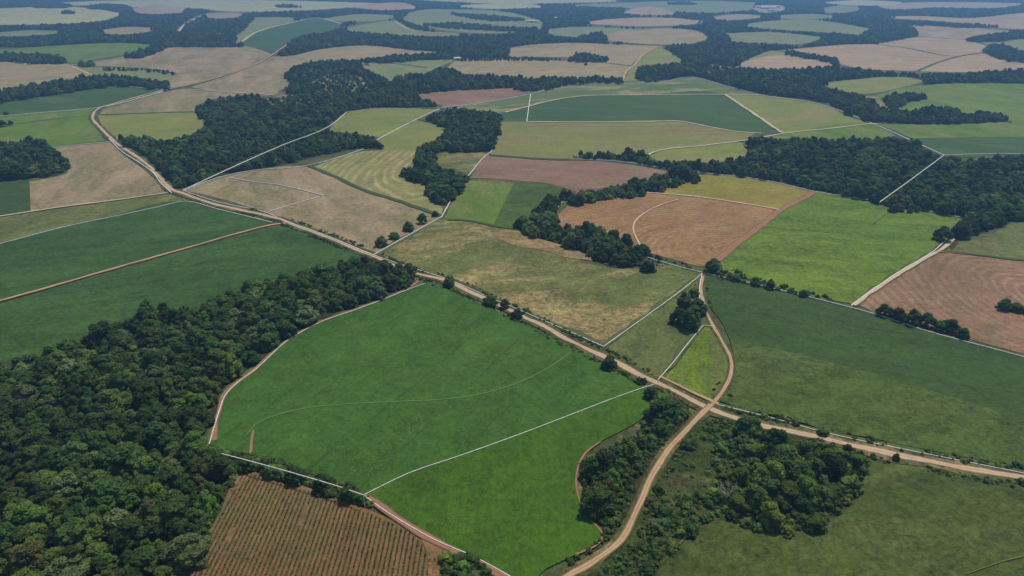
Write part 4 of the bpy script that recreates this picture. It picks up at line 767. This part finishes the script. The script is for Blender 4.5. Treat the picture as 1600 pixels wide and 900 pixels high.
print('TREES', total, [(WOODS[w][1], int((inany == w).sum())) for w in range(len(WOODS))])

for k_i, zp in enumerate(THINZ):
    o = sheet('scrub_ground', smooth(zp, True), MT['pasture'], .58); tag(o, ['olive scrub clearing at the lower bend of the middle left forest', 'grassy clearing with low trees in the upper part of the middle left forest', 'grassy clearing in the upper right forest', 'small bare clearing behind the right tree belt'][k_i], 'clearing', kind='structure')
# undergrowth: bushes below the wood edges and over the scrub land
def fill_px(poly, s, seed, zone=None):
    pl = smooth(poly, True, 3, 50); W = np.array([G(*p) for p in pl]); x, y = jitgrid(W[:, 0].min(), W[:, 0].max(), W[:, 1].min(), W[:, 1].max(), s)
    px, py = P(x, y, 0.0); k = inpoly(px, py, pl); return x[k], y[k]
M_scrub = field_mat('scrub_ground', (50, 68, 34), (64, 82, 42), (92, 88, 56), (.58, .70), grain=1.1, big=.03, bump=.8)
o = sheet('scrub_ground', smooth([(1085,662),(1150,658),(1200,670),(1320,702),(1330,740),(1315,776),(1262,822),(1200,826),(1130,814),(1100,818),(1080,834),(1050,868),(1005,915),(905,915),(945,875),(980,842),(996,812),(1015,775),(1030,745),(1060,700)], True), M_scrub, .56); tag(o, 'dark green scrub ground between side road and right copse', 'scrub ground', kind='structure')
SCRUB = [('low green scrub along the side road', [(1090,658),(1150,658),(1175,672),(1150,700),(1165,722),(1145,750),(1130,780),(1140,800),(1110,812),(1085,828),(1050,864),(1000,912),(925,912),(950,880),(985,845),(1000,812),(1018,782),(1035,745),(1060,700),(1080,672)], 3.6, .72),
         ('ground hugging green scrub filling the gaps by the side road', [(1090,658),(1150,658),(1175,672),(1150,700),(1165,722),(1145,750),(1130,780),(1140,800),(1110,812),(1085,828),(1050,864),(1000,912),(925,912),(950,880),(985,845),(1000,812),(1018,782),(1035,745),(1060,700),(1080,672)], 1.9, .34),
         ('low undergrowth round the copse left of the side road', [(1022,618),(1060,622),(1085,645),(1080,662),(1050,700),(1025,738),(1004,778),(990,808),(968,830),(945,845),(946,836),(922,804),(911,765),(913,736),(928,714),(972,692),(1008,670)], 3.0, .8),
         ('low undergrowth round the lower right copse', [(1150,660),(1200,668),(1340,700),(1350,722),(1347,750),(1335,775),(1305,806),(1280,828),(1200,832),(1140,812),(1128,790),(1150,740)], 3.6, .85),
         ('low shrubs at the bottom edge beside the row field', [(692,866),(720,868),(760,892),(770,915),(690,920)], 2.6, .7),
         ('low shrubs under the hedge below the large crop field', [(335,704),(365,706),(440,728),(520,752),(575,776),(590,790),(560,788),(500,768),(440,748),(372,730)], 2.8, .7),
         ('low verge shrubs on the left side of the main road', [(650,430),(700,446),(760,474),(830,508),(900,542),(960,574),(1005,596),(1000,604),(940,566),(860,524),(780,488),(700,452),(655,440)], 3.0, .5),
         ('low hedge shrubs along the foot of the lime field', [(1100,424),(1130,420),(1200,440),(1260,458),(1330,472),(1325,478),(1250,462),(1180,448),(1105,430)], 3.6, .62),
         ('low shrubs beside the central wood end', [(1010,398),(1040,404),(1090,418),(1095,424),(1050,416),(1000,420),(960,418)], 4.0, .5),
         ('low dark hedge between the reddish and the orange olive field', [(895,308),(935,303),(1000,288),(1050,273),(1090,272),(1060,290),(1000,302),(930,315),(890,322)], 4.2, 1.5),
         ('low hedge between the brown hill field strips', [(120,102),(145,100),(150,104),(125,105)], 5, 1.3),
         ('low shrubs at the ragged edge of the lower left forest', [(325,690),(345,700),(372,716),(368,745),(350,790),(320,845),(295,895),(280,900),(300,850),(335,790),(350,745),(340,715)], 2.8, .75)]
for lab, poly, s, k in SCRUB:
    if k >= .65 and k < 1.2: s *= .72
    x, y = fill_px(poly, s, 1)
    px, py = P(x, y, 0.0)
    if lab.startswith(('low green scrub', 'ground hugging')):
        hole = inpoly(px, py, smooth([(1066,690),(1090,680),(1120,700),(1126,735),(1100,768),(1060,780),(1028,778),(1040,735)], True)); keep = (~hole & (rng.random(len(x)) < .85)) | (rng.random(len(x)) < (.3 if lab.startswith('ground') else .06)); x, y = x[keep], y[keep]
    if 'verge' in lab or 'central wood' in lab or 'lime' in lab: keep = rng.random(len(x)) < .85; x, y = x[keep], y[keep]
    kk = clear_of(x, y, ROADS_, 4.6); x, y = x[kk], y[kk]
    n = len(x); ss = rng.lognormal(0, .42, n) * k; o = scatter('undergrowth', x, y, ss, rng.uniform(0, 6.28, n), rng.choice(4, n, p=[.35, .35, .12, .18]), NGB)
    tag(o, lab, 'undergrowth', kind='stuff')
M_margin = road_mat('grass_margin', (70, 84, 42), (96, 100, 56), (60, 78, 38), .6)
for i, (lab, pts) in enumerate(OVERLAY_LINES[:13]):
    o = ribbon('grass_margin', pts, 3.0, M_margin, TOPZ + .002 * i - .03, jit=.9); tag(o, 'ragged grass margin under the ' + lab, 'grass margin', kind='structure')
# weeds and small bushes along the dirt roads
for lab, pts, d0, d1, n in (('weeds and small bushes along the main dirt road', main_near[:22], 3.8, 7.5, 1500), ('weeds and small bushes along the lower side road', TR[0][1], 3.0, 6.0, 420), ('weeds and small bushes along the track loop', TR[1][1], 2.6, 4.2, 180), ('weeds along the foot of the white lines in the centre', OVERLAY_LINES[4][1], 1.2, 2.4, 90), ('weeds along the white line below the right crop strip', OVERLAY_LINES[9][1], 1.2, 2.4, 90)):
    q = np.array([G(*p) for p in smooth(pts, False, 6, 60)]); sg_ = np.hypot(*np.diff(q, axis=0).T); cs = np.concatenate([[0], np.cumsum(sg_)])
    u = rng.uniform(0, cs[-1], n); nz = np.array([mn.noise((float(a) * .03, 3.3, len(lab))) for a in u]); u = u[nz > -.12]; n = len(u)
    k = np.clip(np.searchsorted(cs, u) - 1, 0, len(sg_) - 1); t_ = (u - cs[k]) / sg_[k]; p_ = q[k] + (q[k + 1] - q[k]) * t_[:, None]; dd_ = (q[k + 1] - q[k]) / sg_[k][:, None]
    off = rng.uniform(d0, d1, n) * rng.choice([-1, 1], n); x = p_[:, 0] - dd_[:, 1] * off; y = p_[:, 1] + dd_[:, 0] * off
    kk = clear_of(x, y, ROADS_, 3.4); x, y = x[kk], y[kk]; n = len(x)
    o = scatter('roadside_weeds', x, y, rng.lognormal(0, .45, n) * .30, rng.uniform(0, 6.28, n), rng.choice(4, n), NGB, z=.3); tag(o, lab, 'weeds', kind='stuff')
# crop rows
W = np.array([G(*p) for p in ROWP]); xr = np.arange(W[:, 0].min(), W[:, 0].max(), 1.65); yr = np.arange(W[:, 1].min(), W[:, 1].max(), .5)
x, y = np.meshgrid(xr, yr); x = (x + rng.uniform(-.10, .10, x.shape) - .02 * (y - 200) * .0).ravel(); y = (y + rng.uniform(-.25, .25, y.shape)).ravel()
px, py = P(x, y, .3); gap = np.array([mn.noise((float(a) * .3, float(b) * .05, 4)) for a, b in zip(x, y)])
k = inpoly(px, py, smooth(ROWP, True)) & inpoly(px, py - 5, smooth(ROWP, True)) & inpoly(px - 4, py, smooth(ROWP, True)) & (gap > -.62) & (py < 930); x, y = x[k], y[k]; n = len(x)
ss = rng.uniform(.11, .22, n); o = scatter('crop_rows', x, y, ss, rng.uniform(0, 6.28, n), rng.choice(4, n, p=[.1, .3, .2, .4]), NGB, z=.28); tag(o, 'straight rows of small green plants on red brown soil', 'crop', kind='stuff')

# ---------------------------------------------------------------- single trees one can point at: (px, py of the base, width in pixels, species proto, label)
SINGLE = [
 (702,447,24,0,'dark round tree on the left verge of the main road, nearest the forest'),
 (766,476,26,2,'wide dark tree on the main road verge above the field edge'),
 (788,482,18,8,'smaller tree touching the wide dark tree on the road verge'),
 (808,497,22,0,'low dark tree at the lower end of the verge group'),
 (951,575,30,1,'lone round tree covering the main road below the pasture corner'),
 (1016,622,28,0,'lone tree over the road where the dividing white line meets it'),
 (1285,680,20,2,'small tree on the field edge above the main road at right'),
 (1322,712,22,3,'small leaning tree at the road side tip of the right copse'),
 (1112,424,30,0,'dark round tree at the lower left corner of the lime field'),
 (1471,376,32,0,'dark round tree at the right end of the lime field'),
 (1012,424,26,1,'round bush tree at the lower end of the central wood'),
 (1400,720,14,8,'tiny dark bush on the white line above the main road at right'),
 (596,384,25,6,'grey green tree at the bottom of the hedge above the main road'),
 (616,373,18,2,'small green tree second in the hedge above the main road'),
 (639,360,23,6,'wide grey green tree midway in the hedge above the main road'),
 (660,349,18,3,'green tree near the top of the hedge above the main road'),
 (680,338,13,1,'small dark tree at the top end of the hedge above the main road'),
 (388,733,34,1,'dark tree at the forest end of the hedge below the crop field'),
 (428,742,33,2,'green tree second in the hedge below the crop field'),
 (464,752,36,0,'wide dark tree in the middle of the hedge below the crop field'),
 (506,766,38,1,'largest dark tree toward the right of the hedge below the crop field'),
 (548,779,34,8,'dark tree at the right end of the hedge below the crop field'),
 (1060,505,34,0,'left tree of the dark clump in the small meadow'),
 (1080,512,40,3,'largest front tree of the dark clump in the small meadow'),
 (1088,490,36,1,'right tree of the dark clump in the small meadow'),
 (1070,485,34,8,'rear tree of the dark clump in the small meadow'),
 (1084,462,22,2,'small tree behind the dark clump near the white line'),
 (1150,440,18,2,'small tree first in the row at the foot of the lime field'),
 (1180,446,20,0,'dark small tree second in the row at the foot of the lime field'),
 (1204,452,18,8,'small dark tree third in the row at the foot of the lime field'),
 (1254,464,16,0,'low tree fourth in the row at the foot of the lime field'),
 (1380,494,28,0,'leftmost tree of the dark row in the brown ploughed field'),
 (1402,500,30,1,'second tree from left of the dark row in the ploughed field'),
 (1424,506,28,8,'third tree of the dark row in the ploughed field'),
 (1446,510,32,0,'tall fourth tree of the dark row in the ploughed field'),
 (1468,517,28,2,'fifth tree of the dark row in the ploughed field'),
 (1484,518,30,0,'tall sixth tree of the dark row in the ploughed field'),
 (1502,528,26,1,'rightmost tree of the dark row in the ploughed field'),
 (1568,484,26,0,'left tree of the clump at the right edge of the ploughed field'),
 (1588,487,24,2,'middle tree of the clump at the right edge'),
 (1610,492,30,1,'right tree of the clump at the right edge'),
 (242,530,44,1,'huge domed tree rising at the upper edge of the lower left forest'),
 (1012,246,7,0,'small bush on the edge of the yellow green lens field'),
 (10,180,9,2,'small tree on the strip left of the road bend'),
 (6,198,14,0,'dark bush tree at left edge of the narrow green strip'),
 (18,196,9,8,'dark bush right of the larger bush at the left edge'),
 (858,131,10,0,'small tree at the top of the mixed field'),
 (915,102,6,2,'small dark tree on the upper middle field boundary'),
 (1112,418,12,2,'small bush in front of the lime field corner tree'),
]
for (px, py, wpx, pi, lab) in SINGLE:
    gx, gy = G(px, py); d = gy * cp_ + H * sp_; pr = PROTO[pi]; s = wpx * .92 / F * d / (2.0 * pr[4])
    place_tree(pr, gx, gy, s, s * .92, random.uniform(0, 6.28), lab, 'tree', 'single trees by roads and field edges')
# dead tree with bare branches
rd = random.Random(5); bm = bmesh.new()
def branch(p, d, L, r, k):
    q = p + d * L; tube(bm, p, q, r, r * .65, 6)
    if k:
        for _ in range(3):
            nd = (d + Vector((rd.uniform(-.8, .8), rd.uniform(-.8, .8), rd.uniform(-.1, .5)))).normalized(); branch(q, nd, L * rd.uniform(.6, .85), r * .6, k - 1)
branch(Vector((0, 0, 0)), Vector((.1, 0, 1)).normalized(), 3.2, .26, 4)
m = bpy.data.meshes.new('dead_tree'); bm.to_mesh(m); bm.free()
dt = link('dead_tree', m, Mdead); q = G(1136, 790); dt.location = (q[0], q[1], 0); tag(dt, 'bare pale dead tree at the left edge of the right copse', 'tree')

# ---------------------------------------------------------------- far farm buildings
Mwall = flat_mat('plaster', (226, 218, 204), .06, .5); Mroof = flat_mat('roof_sheet', (196, 188, 180), .1, .3, .5); Mdoor = flat_mat('door_wood', (92, 70, 56), .1, 1)
def shed(px, py, Lx, Ly, hh, rz, label):
    t = bpy.data.objects.new('farm_building', None); C.objects.link(t); q = G(px, py); t.location = (q[0], q[1], .3); t.rotation_euler = (0, 0, rz); tag(t, label, 'building', 'far farm buildings')
    x, y = Lx / 2, Ly / 2
    m = bpy.data.meshes.new('wall'); m.from_pydata([(-x, -y, -.3), (x, -y, -.3), (x, y, -.3), (-x, y, -.3), (-x, -y, hh), (x, -y, hh), (x, y, hh), (-x, y, hh), (-x, 0, hh * 1.35), (x, 0, hh * 1.35)], [], [(0, 1, 5, 4), (2, 3, 7, 6), (1, 2, 6, 9, 5), (3, 0, 4, 8, 7)]); link('wall', m, Mwall, t)
    a, b, r = x + .5, y + .7, hh * 1.35 + .12; e = hh - .25
    m = bpy.data.meshes.new('roof'); m.from_pydata([(-a, -b, e), (a, -b, e), (a, 0, r), (-a, 0, r), (a, b, e), (-a, b, e), (-a, -b, e - .2), (a, -b, e - .2), (a, b, e - .2), (-a, b, e - .2)], [], [(0, 1, 2, 3), (3, 2, 4, 5), (0, 6, 7, 1), (4, 8, 9, 5)]); link('roof', m, Mroof, t)
    m = bpy.data.meshes.new('door'); m.from_pydata([(-2, -y - .05, 0), (2, -y - .05, 0), (2, -y - .05, hh * .75), (-2, -y - .05, hh * .75)], [], [(0, 1, 2, 3)]); link('door', m, Mdoor, t)
for a in [(1188,12,60,22,7,.1,'leftmost white shed of the far settlement'), (1200,14,70,24,8,-.1,'longest pale shed in the middle of the far settlement'), (1212,12,40,20,7,.3,'right hand small shed of the far settlement'),
          (1206,17,36,16,6,.0,'nearest small shed of the far settlement'), (714,94,14,9,4.5,.4,'tiny white farm shed at the tip of the enclosed pale green field'), (873,30,34,14,6,.2,'pale farm shed in the far woods left of the thin pinkish field'),
          (832,35,40,14,6,-.2,'long low pale building in the far woods'), (1344,28,30,14,6,.1,'pale shed at the left tip of the pinkish right field')]: shed(*a)

# ---------------------------------------------------------------- haze
bm = bmesh.new(); bmesh.ops.create_cube(bm, size=1)
for v in bm.verts: v.co = Vector((v.co.x * (2 * S + 800), v.co.y * (2 * S + 1800) + (2 * S - 600) / 2, 93 + v.co.z * 188))
m = bpy.data.meshes.new('haze'); bm.to_mesh(m); bm.free()
hm = bpy.data.materials.new('haze'); hm.use_nodes = True; t = hm.node_tree; t.nodes.clear()
out = t.nodes.new('ShaderNodeOutputMaterial'); pv = t.nodes.new('ShaderNodeVolumePrincipled'); pv.inputs['Density'].default_value = HAZE_DENSITY
pv.inputs['Color'].default_value = (*HAZE_COLOR, 1); pv.inputs['Anisotropy'].default_value = .3; t.links.new(pv.outputs[0], out.inputs['Volume'])
hz = link('haze', m, hm); tag(hz, 'thin bluish summer haze over the whole valley', 'haze', kind='stuff')
